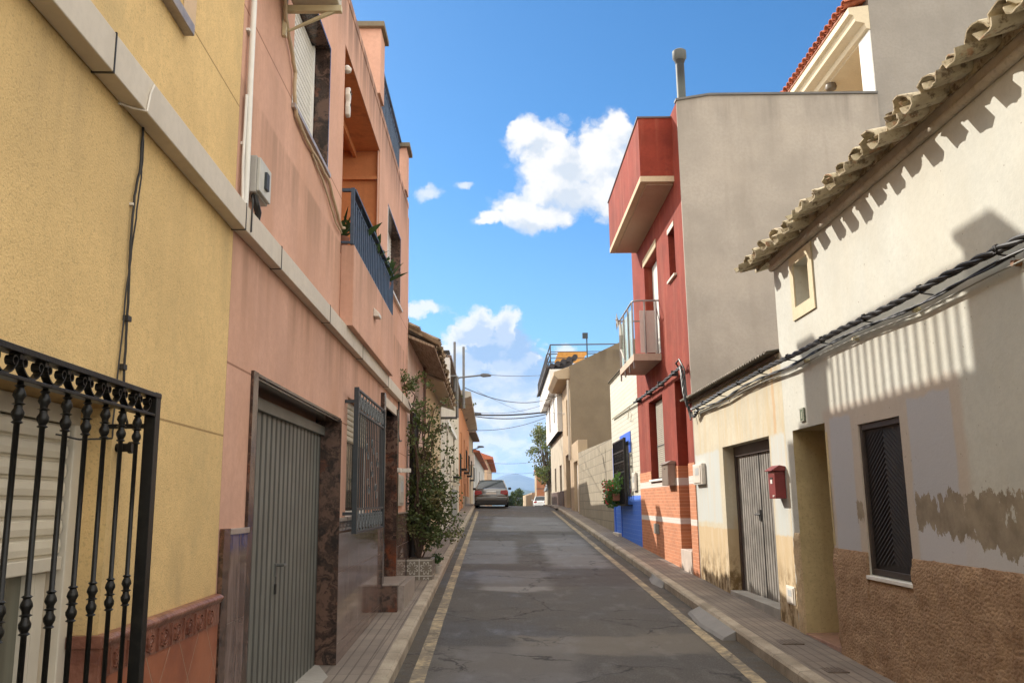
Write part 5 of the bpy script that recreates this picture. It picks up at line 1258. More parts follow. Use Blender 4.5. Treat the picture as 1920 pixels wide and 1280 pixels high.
def clf(n, b):
    tr_ = n.new('ShaderNodeBsdfTranslucent'); tr_.inputs[0].default_value = (.42, .20, .05, 1); ms = n.new('ShaderNodeMixShader'); ms.inputs[0].default_value = .5
    n.l.new(b.outputs[0], ms.inputs[1]); n.l.new(tr_.outputs[0], ms.inputs[2]); n.l.new(ms.outputs[0], [q for q in n.n if q.type == 'OUTPUT_MATERIAL'][0].inputs['Surface']); return (.6, .35, .13, 1)
def clf2(n, b): clf(n, b); return n.mix(n.mr(n.noise(n.scale(n.pos, 3, 1, 1), 2, 3), .35, .65), (.30, .15, .06), (.42, .27, .12))
mb.build('shade_cloth', mat('orange_shade_cloth', clf2, rough=.9), tr, merge=True)
tr = thing('terrace_railing', 'dark railing along the white house roof edge', 'railing', base(FR, 51, .6, 7.2)); f = MB(FR)
f.bar((46.2, .75, 7.95), (58.6, .75, 7.95), .05); f.bar((46.2, .75, 7.3), (58.6, .75, 7.3), .04)
f.build('rail', simple('pergola_metal', (.06, .06, .07), .5), tr)
for k in range(24): MB(FR).bar((46.3+k*.53, .75, 7.25), (46.3+k*.53, .75, 7.95), .04).build('baluster', simple('pergola_metal', (.06, .06, .07), .5), tr)
# =================================================================== villa behind the red house
H = thing('hillside_villa', 'tall house behind with red tile eave, cream loggia and blank grey side wall', 'house', (9, 15, -2))
VF = Fr(6.89, 0, 0, 'R')
VW = plaster('grey_villa_render', (.30, .27, .24), .08, .3, 20, .006, .2, (.25, .21, .17)); VC = plaster('cream_villa_render', (.68, .58, .42), .05, .2, 30, .003, .1)
MB(VF).box(14.40, 14.62, -7, 0.0, -2, 11.5).build('side_wall', VW, H)
MB(VF).wall(14.63, 24, -2, 8.8, [(14.9, 21.5, 5.2, 8.5, 1.6)], D=6).build('wall', VC, H)
MB(VF).box(14.41, 14.88, .003, .03, 4, 8.5).build('pilaster', WHF, H); MB(VF).box(18.2, 18.5, -.3, -.002, 5.2, 8.5).build('pillar', VC, H)
MB(VF).prism([(0.002, 8.52), (.08, 8.54), (.10, 8.64), (.27, 8.68), (.30, 8.80), (.38, 8.82), (.38, 8.95), (.002, 9.0)], 14.405, 24, 'a').build('cornice', VC, H)
MB(VF).prism([(.40, 8.96), (.40, 9.0), (-6, 11.1), (-6, 8.82), (.0, 8.82)], 14.64, 24, 'a').build('roof_deck', simple('villa_deck', (.35, .14, .08), .8), H)
mt_ = simple('new_red_tile', (.42, .12, .055), .8, 0, .25, 9)
mb = MB(VF)
for i in range(46): halfpipe(mb, VF, 14.42+i*.21, .46+.01*(i % 3), 9.03, -.2, 9.25, .09, .08, True); halfpipe(mb, VF, 14.525+i*.21, .44, 9.06, -.2, 9.28, .085, .08, False)
mb.build('roof_tiles', mt_, H, True)
lm = MB(VF).lathe((16.5, -.05), [(.02, 8.36), (.10, 8.38), (.12, 8.43), (.10, 8.5)], 12); tag(lm.build('ceiling_lamp', simple('dark_lamp', (.12, .09, .06), .5), None, True), 'round dark ceiling lamp in the cream loggia above the grey roofline', 'lamp')
# =================================================================== left row beyond the pink house
def house(name, label, fr, s0, s1, zt, m, holes, D=6.):
    H = thing(name, label, 'house', base(fr, (s0+s1)/2, -3)); MB(fr).wall(s0, s1, -2.2, zt, holes, D=D).build('wall', m, H); return H
def far_window(fr, H, h, m, name='window', sill=True, rail=False, dep=.14):
    W = MB(fr).box(h[0]+.01, h[1]-.01, -dep, -dep+.04, h[2]+.01, h[3]-.01).build(name, m, H)
    if sill: MB(fr).box(h[0]-.06, h[1]+.06, -.02, .06, h[2]-.06, h[2]).build('sill', DUCT, W)
    if rail:
        f = MB(fr).box(h[0]-.1, h[1]+.1, .0, .28, h[2]-.1, h[2]-.02)
        f.bar((h[0]-.1, .26, h[2]+.8), (h[1]+.1, .26, h[2]+.8), .04)
        for k in range(int((h[1]-h[0])/.14)): f.bar((h[0]-.05+k*.14, .26, h[2]), (h[0]-.05+k*.14, .26, h[2]+.8), .025)
        f.build('balcony', BLK, W)
DK = simple('dark_brown_blind', (.09, .055, .045), .6, 0, .2); GD2 = simple('green_grey_blind', (.20, .20, .17), .6)
OLDT = mat('old_brown_tile', lambda n, b: (n.set(b.inputs['Normal'], n.bump(n.noise(n.pos, 30, 4), .6, .008)), n.mix(n.mr(n.noise(n.pos, 4, 6, .65), .35, .65), (.13, .085, .05), (.34, .26, .17)))[1], rough=.95)
h1 = (15.9, 16.9, .75, 2.35); h2 = (14.75, 15.4, -1.1, 1.0)
H = house('old_pinkish_house', 'old pale pink house with sagging clay tile eave next to the pink house', FF, 14.38, 18.3, 2.85, plaster('pale_pink_render', (.62, .48, .40), .12, .4, 30, .006, .5, (.4, .28, .22)), [(*h1, .14), (17.1, 18.0, -1.0, 1.1, .2)])
far_window(FF, H, h1, DK); MB(FF).box(17.1, 18.0, -.18, -.14, -1, 1.1).build('door', DK, H)
MB(FF).tube([(17.6, .05, 2.9), (17.6, .05, 1.4)], .03, 6).build('drainpipe', simple('rusty_pipe', (.14, .07, .05), .7), H, True)
CANE = mat('cane_soffit', lambda n, b: (n.set(b.inputs['Normal'], n.bump(n.noise(n.scale(n.pos, 30, 1.5, 1), 3, 2), .8, .01)), n.mix(n.mr(n.noise(n.scale(n.pos, 26, 1.5, 1), 2, 3), .35, .65), (.19, .13, .085), (.36, .27, .19)))[1], rough=.9)
MB(FF).prism([(.0, 2.80), (.46, 2.61), (.46, 2.65), (.0, 2.85)], 14.38, 18.4, 'a').build('soffit', CANE, H)
for k in range(0): MB(FF).prism([(.0, 2.92), (.40, 2.76), (.40, 2.81), (.0, 2.98)], 14.55+k*.68, 14.63+k*.68, 'a').build('rafter', simple('old_wood2', (.30, .20, .13), .9), H)
roof_tiles(FF, 14.5, 18.4, .53, 2.66, .55, H, .27, 4, 8, m=OLDT, r=.10, jit=2., deep=5.5)
h1 = (20.2, 21.2, .8, 2.3)
H = house('cream_yellow_house', 'low cream yellow house with tiled eave and chimney on the left row', FF, 18.32, 24.2, 2.76, plaster('cream_yellow_render', (.62, .50, .31), .1, .4, 30, .006, .5, (.42, .32, .2)), [(*h1, .14), (22.0, 23.0, -1.0, 1.2, .2)])
far_window(FF, H, h1, GD2); MB(FF).box(22, 23, -.18, -.14, -1, 1.2).build('door', DK, H)
MB(FF).prism([(.0, 2.70), (.40, 2.57), (.40, 2.61), (.0, 2.76)], 18.4, 24.2, 'a').build('soffit', plaster('white_soffit', (.5, .42, .33), .1, .3, 30, .005, .3), H)
roof_tiles(FF, 18.5, 24.1, .46, 2.58, .55, H, .27, 4, 12, m=OLDT, r=.10, jit=2., deep=5.5)
cw = ray(832, 660); cw = cw*(22.5/cw.y)
q = rotfr((cw.x, 22.5, 0), 0)
ck = MB(q).box(-.22, .16, -.2, .3, 3.0, cw.z-.18).build('chimney', WHF, H)
MB(q).box(-.15, .09, -.12, .2, cw.z-.18, cw.z-.03).build('chimney_pot', simple('pot_grey', (.15, .13, .12), .8), ck); MB(q).box(-.22, .16, -.18, .26, cw.z-.03, cw.z+.02).build('cowl', BLKC, ck)
hs_ = [(27.3, 28.3, 1.0, 2.3, .14), (32.2, 33.4, 1.0, 2.5, .14), (29.5, 30.7, -.8, 1.3, .2), (35.2, 36.4, -.8, 1.4, .2)]
H = house('white_cream_house', 'two-storey off-white house with grey base and slab eave on the left row', FF, 24.25, 37.85, 4.1, plaster('offwhite_render', (.62, .56, .46), .1, .3, 30, .005, .5, (.42, .36, .28)), hs_)
for h in hs_[:2]: far_window(FF, H, h, GD2, rail=h[0] > 30)
for h in hs_[2:]: MB(FF).box(h[0], h[1], -.19, -.14, h[2], h[3]).build('door', DK, H)
MB(FF).box(30.75, 35.15, .002, .03, -1.5, .5).build('grey_base', simple('grey_base_render', (.25, .245, .23), .8, 0, .2, 3), H)
MB(FF).prism([(-5, 4.9), (.30, 4.08), (.30, 4.17), (-5, 5.0)], 24.2, 37.8, 'a').build('roof', simple('brown_slab_edge', (.16, .11, .085), .8, 0, .25), H)
q = MB(FF).box(31.4, 32.0, .0, .26, .62, .70).build('window_ledge', DUCT, H)
DUCT2 = MB(FF).box(26.5, 33.5, .002, .09, 2.42, 2.56).build('cable_cover', WHT, None); tag(DUCT2, 'white cable cover on the off-white house of the left row', 'cable duct')
hs_ = [(40.2, 41.6, 1.6, 3.3, .14), (45, 46.4, 1.6, 3.3, .14), (50.5, 52, 1.6, 3.3, .14), (40.3, 41.5, -.7, 1.3, .2), (46, 47.4, -.6, 1.0, .2), (51.3, 52.6, -.5, 1.4, .2)]
H = house('orange_house', 'orange rendered house with deep concrete eave and small balconies on the left row', FF, 37.9, 55.9, 4.68, plaster('orange_facade', (.60, .27, .13), .12, .3, 20, .005, .5, (.42, .19, .1)), hs_)
for h in hs_[:3]: far_window(FF, H, h, DK, rail=True)
for h in hs_[3:]: MB(FF).box(h[0], h[1], -.19, -.14, h[2], h[3]).build('door', DK, H)
MB(FF).box(43, 55.8, .002, .03, -1.5, .35).build('base_band', simple('beige_base', (.42, .33, .25), .8), H); MB(FF).box(43.0, 55.85, .0015, .01, .36, 4.6).build('peach_render', plaster('peach_facade', (.62, .40, .25), .1, .3, 20, .005, .4), H) if False else None
MB(FF).prism([(0.002, 4.5), (.20, 4.55), (.54, 4.66), (.54, 4.86), (-5.9, 6.0), (-5.9, 4.69), (.002, 4.69)], 37.8, 56, 'a').build('eave', plaster('grey_eave', (.42, .38, .32), .12, .3, 20, .006, .4), H)
t = MB(FF).box(53.5, 54.4, .02, .38, 2.3, 2.95); tag(t.build('air_conditioner', WHT, None, bevel=.02), 'small air-conditioning unit on the orange house of the left row', 'air conditioner')
FL2 = Fr(-2.33, 0, 0, 'L')
H = house('beige_far_house', 'narrow beige house just past the orange one above the silver car', FL2, 57, 66, 4.6, CRM, [(60, 61.4, 1.6, 3.2, .14), (59.5, 60.6, -.2, 1.6, .14)])
far_window(FL2, H, (60, 61.4, 1.6, 3.2), DK, rail=True); MB(FL2).prism([(.5, 4.6), (.5, 4.75), (-5, 5.6), (-5, 4.6)], 57, 66.2, 'a').build('roof', simple('brown_slab_edge', (.16, .11, .085)), H)
H = house('grey_far_house', 'pale grey house with red tiled eave and chimney behind the silver car', FL2, 67, 104, 3.9, plaster('grey_white_render', (.52, .50, .46), .1, .3, 10, .01, .3), [(72, 73.6, 1.3, 2.9, .14), (82, 84, 1.3, 2.9, .14), (78, 79.4, -.4, 1.8, .14), (92, 94, 1.3, 2.9, .14)])
for h in ((72, 73.6, 1.3, 2.9), (82, 84, 1.3, 2.9), (92, 94, 1.3, 2.9)): far_window(FL2, H, h, DK)
MB(FL2).prism([(.5, 3.85), (.5, 3.95), (-5, 5.6), (-5, 3.9)], 66.6, 104, 'a').build('roof', mt_, H); MB(FL2).box(74, 75.2, -1.5, -.7, 4.2, 5.6).build('chimney', mt_, H)
H = house('tall_far_house', 'last peach house of the left row with small red tiled roof', FL2, 118, 170, 5.9, plaster('peach_far', (.60, .42, .28), .1, .3, 8, .01, .3), [(124, 126, 1.8, 3.8, .14), (136, 139, 1.8, 3.8, .14)])
for h in ((124, 126, 1.8, 3.8), (136, 139, 1.8, 3.8)): far_window(FL2, H, h, DK)
MB(FL2).prism([(.9, 5.8), (.9, 6.1), (-5, 8.2), (-5, 5.8)], 117.3, 170, 'a').build('roof', mt_, H)
# =================================================================== poles, lamps, wires
STL = simple('galvanised_steel', (.16, .16, .16), .45, .5)
def P(x, y, Y): r = ray(x, y); return r*(Y/r.y)
a, b_ = P(869.5, 765, 31.5), P(869.5, 650, 31.5)
tag(MB().tube([(a.x, 31.5, a.z), (a.x, 31.5, b_.z)], .05, 8).build('mast', STL, None, True), 'grey metal mast behind the street lamp arm', 'pole', 'masts above the left row')
a, b_ = P(852.5, 700, 28.2), P(852.5, 641, 28.2)
tag(MB().tube([(a.x, 28.2, a.z-.6), (a.x, 28.2, b_.z)], .045, 8).build('mast', STL, None, True), 'grey metal mast standing left of the street lamp', 'pole', 'masts above the left row')
def lamp(label, x0, y0, x1, y1, Y, head, wall_x):
    A_, B_ = P(x0, y0, Y), P(x1, y1, Y)
    t = thing('street_lamp', label, 'street lamp', (wall_x, Y, A_.z-.3), 0, 'street lamps on the left row')
    MB().tube([(wall_x, Y, A_.z-.25), (A_.x, Y, A_.z-.03), ((A_.x+B_.x)/2, Y, (A_.z+B_.z)/2), (B_.x-head*.9, Y, B_.z)], head*.075, 8).build('arm', STL, t, True)
    h = MB().prism([(B_.x-head*.95, B_.z-.03*head/.5), (B_.x-head*.7, B_.z-.08*head/.5), (B_.x-.02, B_.z-.05*head/.5), (B_.x, B_.z), (B_.x-.1, B_.z+.05*head/.5), (B_.x-head*.7, B_.z+.07*head/.5), (B_.x-head*.95, B_.z+.03*head/.5)], Y-.1, Y+.1, 'd').build('lamp_head', simple('lamp_grey', (.10, .10, .11), .5), t, bevel=.015)
lamp('street lamp with long grey arm and flat head high over the left row', 862, 706, 921, 703, 31.2, .42, -1.88)
lamp('small street lamp arm on the orange house behind the wires', 880, 780, 903, 775, 47, .45, -2.05)
lamp('farthest street lamp arm over the street above the silver car', 886, 842, 908, 837, 64, .55, -2.3)
A_ = P(857, 705, 24.2); B_ = P(857, 783, 24.2); C_ = P(838, 757, 24.2)
t = MB().bar((A_.x, 24.2, A_.z), (A_.x, 24.2, B_.z), .06).bar((A_.x, 24.2, B_.z), (-1.82, 24.2, B_.z), .05).bar((A_.x, 24.2, C_.z), (-1.82, 24.2, C_.z), .05).bar((A_.x, 24.2, A_.z), (-1.95, 24.2, A_.z), .04)
tag(t.build('cable_bracket', STL), 'rectangular grey metal cable bracket standing out from the left row', 'bracket')
def wire(pa, ya, pb, yb, r, sag, label, name='overhead_wire'):
    a, b_ = P(*pa, ya), P(*pb, yb); pts = []
    for i in range(21):
        t_ = i/20; q = a.lerp(b_, t_); q.z -= sag*4*t_*(1-t_); pts.append(tuple(q))
    return tag(MB().tube(pts, r, 5).build(name, BLKC, None, True), label, 'wire', 'wires across the street')
wire((921, 703), 31, (1018, 703), 50, .011, .05, 'highest wire from the street lamp head to the white roof terrace')
wire((872, 727), 33, (1056, 737), 46, .016, .55, 'sagging wire just below the street lamp reaching the cream street front')
wire((884, 772), 45, (1020, 758), 50, .010, .25, 'thin wire sagging midway between the lamp wire and the thick cable pair')
wire((884, 777), 48, (1026, 772), 50, .045, .10, 'thickest cable crossing the street to the white house corner', 'overhead_cable')
wire((884, 779), 48.5, (1026, 776), 50, .028, .22, 'second thick cable hanging just under the thickest one', 'overhead_cable')
wire((876, 806), 45, (1022, 783), 50, .014, .25, 'slanting wire rising to the right below the thick cable pair')
wire((895, 733), 36, (992, 775), 70, .008, .1, 'faint diagonal wire falling to the right below the street lamp')
wire((900, 866), 75, (1012, 864), 90, .014, .2, 'thin low wire over the far end of the street')
wire((905, 885), 100, (1020, 884), 110, .016, .2, 'lowest distant wire just above the mountain peak')
wire((1026, 772), 50, (1060, 775), 44, .012, .02, 'short wire along the white upper storey to the cream street front')
# =================================================================== planter, climbing plant, black pipe
def tiles_fn(n, b):
    x, y, z = n.sep(n.pos); u_ = n.m('SUBTRACT', n.m('MULTIPLY', n.m('FRACT', n.m('MULTIPLY', n.m('ADD', x, 2.), 4.6)), 2.), 1.); v_ = n.m('SUBTRACT', n.m('MULTIPLY', n.m('FRACT', n.m('MULTIPLY', n.m('ADD', z, 1.12), 4.2)), 2.), 1.)
    r_ = n.vm('LENGTH', n.comb(u_, v_, 0)); a = n.m('ARCTAN2', v_, u_); pet = n.m('ABSOLUTE', n.m('SINE', n.m('MULTIPLY', a, 4.)))
    k = n.m('MAXIMUM', n.mr(n.m('ABSOLUTE', n.m('SUBTRACT', r_, n.m('ADD', .35, n.m('MULTIPLY', pet, .45)))), .05, .12, 1, 0), n.mr(n.m('MAXIMUM', n.m('ABSOLUTE', u_), n.m('ABSOLUTE', v_)), .9, .96))
    return n.mix(k, (.16, .13, .10), (.45, .42, .37))
t = thing('tiled_planter', 'low patterned tile planter at the end of the pink house', 'planter', base(FP, 14.1, .25, gz(14.1)+PH-.01))
MB(FP).box(13.88, 14.5, .025, .43, -1.4, -.865).build('box', mat('patterned_tile', tiles_fn, rough=.35), t, bevel=.006); MB(FP).box(13.93, 14.45, .06, .39, -.87, -.862).build('soil', simple('soil', (.05, .035, .02), .95), t)
q = FP.w(14.8, .45, 0); pot_plant('small whitish pot plant behind the climbing plant on the left pavement', (q.x, q.y, gz(14.8)+PH), .2, .1, (.55, .5, .45), 3)
t = thing('black_pipe', 'thick black pipe standing against the wall behind the climbing plant', 'pipe', base(FF, 14.55, .1))
MB(FF).tube([(14.55, .11, -1.15), (14.55, .11, 1.52)], .08, 10).build('pipe', BLKC, t, True)
f = MB(FF)
for z in (.55, 1.05, 1.35, 0.): f.box(14.53, 14.57, -.0, .12, z, z+.02)
f.split('bracket', BLKC, t)
t = thing('climbing_plant', 'straggly climbing plant with green leaves rising from the tiled planter', 'climbing plant', base(FP, 14.2, .25, -.87))
rnd = random.Random(21); st = MB(); lf = MB(); cl_ = []
root = FP.w(14.2, .2, -.87)
targets = [((795, 960), 14.2, 1.4), ((840, 980), 14.3, 1.5), ((820, 900), 14.4, 1.5), ((850, 930), 14.3, 1.2), ((800, 850), 14.5, 1.3), ((845, 860), 14.3, .8), ((790, 800), 14.6, 1.2), ((835, 800), 14.4, .7), ((812, 770), 14.6, .6), ((832, 757), 14.5, .35), ((800, 905), 14.4, 1.), ((825, 1000), 14.1, 1.), ((790, 1000), 14.1, 1.3), ((757, 716), 13.0, 1.5), ((764, 724), 13.2, 1.), ((770, 760), 13.9, .4), ((805, 725), 14.8, .25), ((800, 880), 14.2, 1.3), ((835, 940), 14.1, 1.4), ((855, 970), 14.2, .7), ((815, 830), 14.3, 1.), ((785, 940), 14.5, 1.4), ((855, 900), 14.35, .6), ((810, 950), 14.0, 1.5), ((848, 1000), 14.0, .6)]
for (px, Y, dens) in targets:
    e = P(*px, Y); pts = [root]; m_ = 9
    for i in range(1, m_+1):
        t_ = i/m_; b1 = root.lerp(Vector((root.x-.05, root.y+.15, e.z)), min(1, t_*1.1)); q = b1.lerp(e, t_**1.6)
        q += Vector((rnd.gauss(0, .035), rnd.gauss(0, .035), rnd.gauss(0, .03))); pts.append(q)
    st.tube([tuple(q) for q in pts], [.016*(1-.75*i/m_)+.002 for i in range(m_+1)], 5)
    cl_.append((e, .19*(.6+.4*dens), dens))
    for j in range(int(4*dens)+1):        # side twigs with leaves
        q0 = pts[rnd.randint(4, m_)]; q1 = q0+Vector((rnd.gauss(0, .12), rnd.gauss(0, .10), rnd.gauss(0, .12)))
        st.tube([tuple(q0), tuple(q0.lerp(q1, .5)+Vector((0, 0, .02))), tuple(q1)], [.005, .004, .002], 4); cl_.append((q1, .11, dens*.55))
        q2 = q1+Vector((rnd.gauss(.03, .10), rnd.gauss(0, .08), rnd.gauss(0, .12))); st.tube([tuple(q1), tuple(q2)], [.003, .0015], 4); cl_.append((q2, .08, dens*.35))
for (c_, r, dn) in cl_: leafcloud(lf, [(c_, r)], int(44*dn), .05, 1., rnd.randint(0, 9999))
st.build('stem', simple('vine_bark', (.07, .045, .03), .9), t); lf.build('foliage', leafmat('vine_leaf', (.035, .06, .015), (.13, .165, .05), (.17, .14, .06)), t)
# =================================================================== cars
def car(label, x, y, w, L, Hh, paint, rear=True, group='parked cars'):
    z0 = max(rz(x, y+.6), rz(x, y+L-.6)) if y < 60 else gz(y+L/2)
    t = thing('parked_car', label, 'car', (x, y+L/2, z0), 0, group)
    fr = rotfr((x, y, z0), 0)
    # side profile stations from the rear bumper forward: (y, half width low, half width belt, z low, z belt, roof z, half roof width)
    S = [(0.0, .38, .40, .42, .62, None, None), (.04, .46, .47, .24, .78, None, None), (.16, .49, .495, .20, .93, None, None), (.45, .5, .5, .18, .965, None, None), (.9, .5, .5, .18, .96, None, None), (1.6, .5, .5, .18, .955, None, None), (2.4, .5, .5, .18, .94, None, None), (3.2, .5, .5, .18, .92, None, None), (3.8, .495, .49, .19, .82, None, None), (L-.2, .47, .45, .22, .68, None, None), (L, .40, .38, .35, .55, None, None)]
    mb = MB(fr); rows = []
    for (yy, wl, wb, zl, zb, _, _) in S:
        r = []; zb_ = zb*Hh/1.45
        prof = [(-wl*.9, zl), (-wl, zl+.12), (-wb*1.0, (zl+zb_)/2), (-wb*.985, zb_-.14), (-wb*.93, zb_-.03), (-wb*.8, zb_+.012), (0, zb_+.03), (wb*.8, zb_+.012), (wb*.93, zb_-.03), (wb*.985, zb_-.14), (wb*1.0, (zl+zb_)/2), (wl, zl+.12), (wl*.9, zl)]
        for (a, z) in prof: r.append(mb.p(a*w, yy, z))
        rows.append(r)
    for a, b_ in zip(rows, rows[1:]):
        for i in range(len(a)): mb.f.append([a[i], a[(i+1) % len(a)], b_[(i+1) % len(a)], b_[i]])
    mb.f.append(rows[0]); mb.f.append(rows[-1][::-1])
    body = mb.build('body', paint, t, True, angle=50)
    k = Hh/1.45
    def cab(mb, inset, y0, y1, y2, y3, zr, zbm, wb=.455, wr=.345):
        A_ = [(-wb*w+inset, y0, zbm), (wb*w-inset, y0, zbm), (wb*w-inset, y3, zbm), (-wb*w+inset, y3, zbm)]
        B1 = [(-wr*w+inset, y1, zr), (wr*w-inset, y1, zr), (wr*w-inset, y2, zr), (-wr*w+inset, y2, zr)]
        return A_, B1
    y0, y1, y2, y3 = (.55, 1.35, 2.4, 3.25) if rear else (.12, .55, 2.4, 3.2)
    A_, B1 = cab(mb, 0, y0, y1, y2, y3, 1.40*k, .93*k)
    gl = MB(fr)
    for i in range(4): gl.face([A_[i], A_[(i+1) % 4], B1[(i+1) % 4], B1[i]])
    gl.face(B1); gl.build('window', mat('car_glass', lambda n, b: n.mix(n.mr(n.sep(n.pos)[2], .7, 1.2), (.01, .014, .018), (.03, .05, .06)), rough=.06), t)
    rf = MB(fr); e = .02
    rf.prism([(-wr_, 1.39*k) for wr_ in (.345*w,)]+[(-.30*w, 1.435*k), (0, 1.45*k), (.30*w, 1.435*k), (.345*w, 1.39*k)], y1, y2, 'd')
    for sgn in (-1, 1):
        rf.tube([(sgn*.45*w, y0, .94*k), (sgn*.348*w, y1, 1.40*k)], .035, 6).tube([(sgn*.45*w, y3, .94*k), (sgn*.348*w, y2, 1.40*k)], .03, 6).tube([(sgn*.348*w, y1, 1.405*k), (sgn*.348*w, y2, 1.405*k)], .03, 6).tube([(sgn*.36*w, (y1+y2)/2, 1.39*k), (sgn*.46*w, (y1+y2)/2, .95*k)], .025, 6)
    rf.build('roof', paint, t, True)
    TY = simple('tyre_rubber', (.012, .012, .012), .85); RIM = simple('wheel_rim', (.3, .3, .3), .35, .7)
    for sx in (-1, 1):
        for yy in (.95, L-.85):
            q = rotfr((x, y, z0), 0)
            wh = MB(q).tube([(sx*(w/2-.20), yy, .31), (sx*(w/2-.19), yy, .31), (sx*(w/2-.01), yy, .31), (sx*(w/2), yy, .31)], [.29, .31, .31, .29], 20).build('wheel', TY, t, True)
            MB(q).tube([(sx*(w/2-.02), yy, .31), (sx*(w/2+.008), yy, .31)], [.2, .19], 16).build('rim', RIM, wh, True)
    RED = simple('tail_lamp_red', (.30, .015, .015), .2)
    for sx in (-1, 1):
        MB(fr).prism([(sx*.26*w, .70*k), (sx*.28*w, .86*k), (sx*.44*w, .875*k), (sx*.485*w, .80*k), (sx*.48*w, .66*k), (sx*.40*w, .63*k)], -.012, .30, 'd').build('tail_light', RED, t, bevel=.015)
        MB(fr).box(sx*.5*w+min(0, sx*.17)*1, sx*.5*w+max(0, sx*.17), 2.95, 3.08, .93*k, 1.06*k).build('mirror', paint if not rear else BLKC, t, bevel=.03)
    pl = MB(fr).box(-.26, .26, -.022, .03, .66*k, .77*k).build('number_plate', WHT, t, bevel=.004)
    f = MB(fr)                                               # unreadable small marks
    f.build('plate_marks', BLKC, pl) if f.v else None
    MB(fr).prism([(-.005, .18), (.0, .30), (.1, .30), (.1, .18)], -.42*w, .42*w, 'a').build('bumper_skirt', BLKC, t)
    MB(fr).box(-.46*w, .46*w, .1, L-.15, .10, .32).build('underbody', BLKC, t)
    MB(fr).prism([(-.03, .34), (-.035, .50), (.05, .56), (.05, .34)], -.47*w, .47*w, 'a').build('bumper', paint, t, bevel=.02)
    MB(fr).tube([(-.24, -.012, .815*k), (.24, -.012, .815*k)], .012, 6).build('chrome_strip', simple('chrome', (.6, .6, .6), .15, 1.), t)
    return t
SIL = mat('silver_brown_paint', lambda n, b: (b.inputs['Coat Weight'].__setattr__('default_value', 1.), n.mix(.5, (.10, .095, .09), (.12, .115, .11)))[1], rough=.3, metal=.6)
WCP = simple('white_car_paint', (.70, .70, .70), .25, 0, .03)
car('silver grey saloon parked on the left at the crest of the street', -.66, 45.2, 1.8, 4.6, 1.44, SIL)
car('small white car parked beyond the crest before the orange wall', 4.55, 108, 1.72, 4.0, 1.46, WCP, False)
# =================================================================== beyond the crest on the right
struct(sweep('side_road', ASPH, lambda y: kr(y)-.02, lambda y: 12., 58.4, 135, .004, 2))
struct(sweep('pavement', PAVE, lambda y: kr(y)-.1, lambda y: 3.4, 43.2, 58.3, .10, 1, 0, .3))
H = thing('distant_orange_house', 'orange rendered house beyond the tree at the end of the right side', 'house', (6.6, 124, gz(122)))
q = rotfr((4.55, 120, 0), 0)
MB(q).prism([(0, -2), (0, 4.3), (1.2, 4.3), (1.5, 2.6), (3.8, 2.4), (3.8, -2)], 0, 7, 'd').build('wall', plaster('far_orange', (.36, .15, .075), .1, .3, 6, .01, .3), H)
MB(q).box(-.02, .0, .02, 6.9, -2, 4.28).build('street_front', CRM, H); MB(q).box(-.1, 1.2, -.1, 7.1, 4.3, 4.5).build('roof', mt_, H); MB(q).box(-.03, 3.8, -.03, -.002, 1.75, 1.85).build('band', DK, H)
H = tag(MB().prism([(4.15, -2), (4.15, 1.35), (4.6, 1.35), (4.6, -2)], 128, 190, 'd').build('garden_wall', CRM), 'low cream garden wall receding beyond the white car', 'wall')
t = thing('shed', 'small stone shed with grey sheet roof beside the tree', 'shed', (4.6, 82, gz(82)))
q = rotfr((3.95, 80, 0), 0); MB(q).box(0, 1.6, 0, 4, -1, 1.0).build('wall', STN, t); MB(q).prism([(-.1, 1.0), (.2, 1.75), (1.7, 1.75), (1.7, 1.0)], -.1, 4.1, 'd').build('roof', simple('grey_sheet', (.10, .11, .12), .7), t)
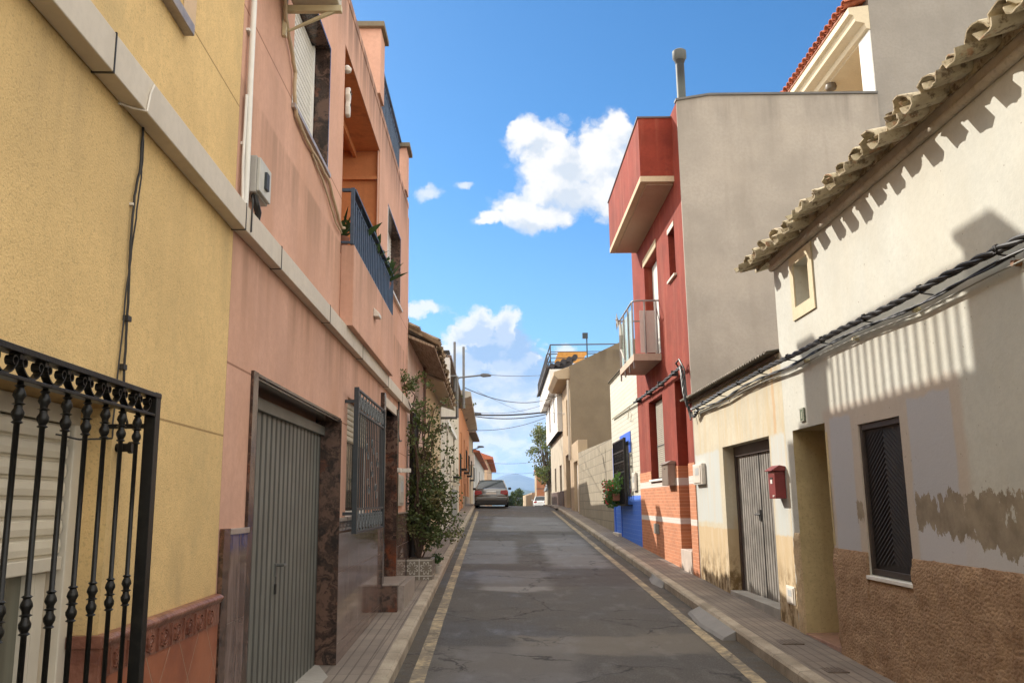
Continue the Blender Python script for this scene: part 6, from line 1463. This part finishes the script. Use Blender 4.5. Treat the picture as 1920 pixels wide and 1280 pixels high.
# tree
def tree(label, x, y, zb, zt, r, seed, dark, light, third, n_cl=46, lsz=.16, per=60, trunk=.14, group=None, low=.3):
    t = thing('tree', label, 'tree', (x, y, zb), 0, group); rnd = random.Random(seed); st = MB(); cs = []
    h = zt-zb; top = Vector((x+.1, y, zb+h*.55))
    st.tube([(x, y, zb-.3), (x+.05, y, zb+h*.2), tuple(top)], [trunk, trunk*.8, trunk*.45], 8)
    for k in range(n_cl):
        a = rnd.uniform(0, 6.28); f = rnd.uniform(low, 1.); rr = r*math.sqrt(max(0.05, 1-((f-.5)/.56)**2))*rnd.uniform(.35, 1.); e = Vector((x+rr*math.cos(a), y+rr*math.sin(a), zb+h*f))
        s_ = Vector((x, y, zb+h*rnd.uniform(.15, .5))); m_ = s_.lerp(e, .5)+Vector((0, 0, -.04*h))
        st.tube([tuple(s_), tuple(m_), tuple(e)], [trunk*.3, trunk*.2, .012], 5); cs.append((e, r*rnd.uniform(.16, .34)))
    st.build('trunk', simple('tree_bark', (.10, .075, .05), .9), t); lf = MB(); leafcloud(lf, cs, per, lsz, 1., seed); lf.build('crown', leafmat('leaf_%d' % seed, dark, light, third), t); return t
tree('leafy tree with thin airy top beyond the white box house', 3.75, 72, -.4, 6.5, 1.7, 31, (.035, .055, .015), (.15, .19, .045), (.26, .22, .06), 80, .15, 62)
for k, (px, py, Y, r, lab) in enumerate([(968, 925, 175, 1.2, 'rounder dark green tree right of the silver car at the street end'), (978, 930, 190, 1.1, 'lower green tree behind the rounder one near the low cream wall'), (958, 938, 165, .9, 'low bushy tree just beside the silver car at the street end')]):
    q = P(px, py, Y); tree(lab, q.x, Y, -2.2, q.z+r*.9, r, 41+k, (.03, .055, .02), (.08, .12, .04), None, 30, .32, 40, .15, 'trees at the far end of the street', .2)
# =================================================================== haze
hz = MB().box(-4500, 4500, -70, 6500, -64, 230).build('haze', bpy.data.materials.new('haze_air')); hm_ = hz.data.materials[0]; hm_.use_nodes = True
hn = NT(hm_.node_tree); hn.n.remove(hn.n['Principled BSDF']); pv = hn.new('ShaderNodeVolumePrincipled'); pv.inputs['Color'].default_value = (.24, .50, 1., 1); pv.inputs['Density'].default_value = 1.15e-4; pv.inputs['Anisotropy'].default_value = .2
hn.l.new(pv.outputs[0], [q for q in hn.n if q.type == 'OUTPUT_MATERIAL'][0].inputs['Volume']); hz['kind'] = 'stuff'
sc.cycles.volume_bounces = 0; sc.cycles.max_bounces = 8; sc.cycles.diffuse_bounces = 5; sc.cycles.transparent_max_bounces = 12
for o in bpy.data.objects:
    for k in ('_o', '_r'):
        if k in o: del o[k]
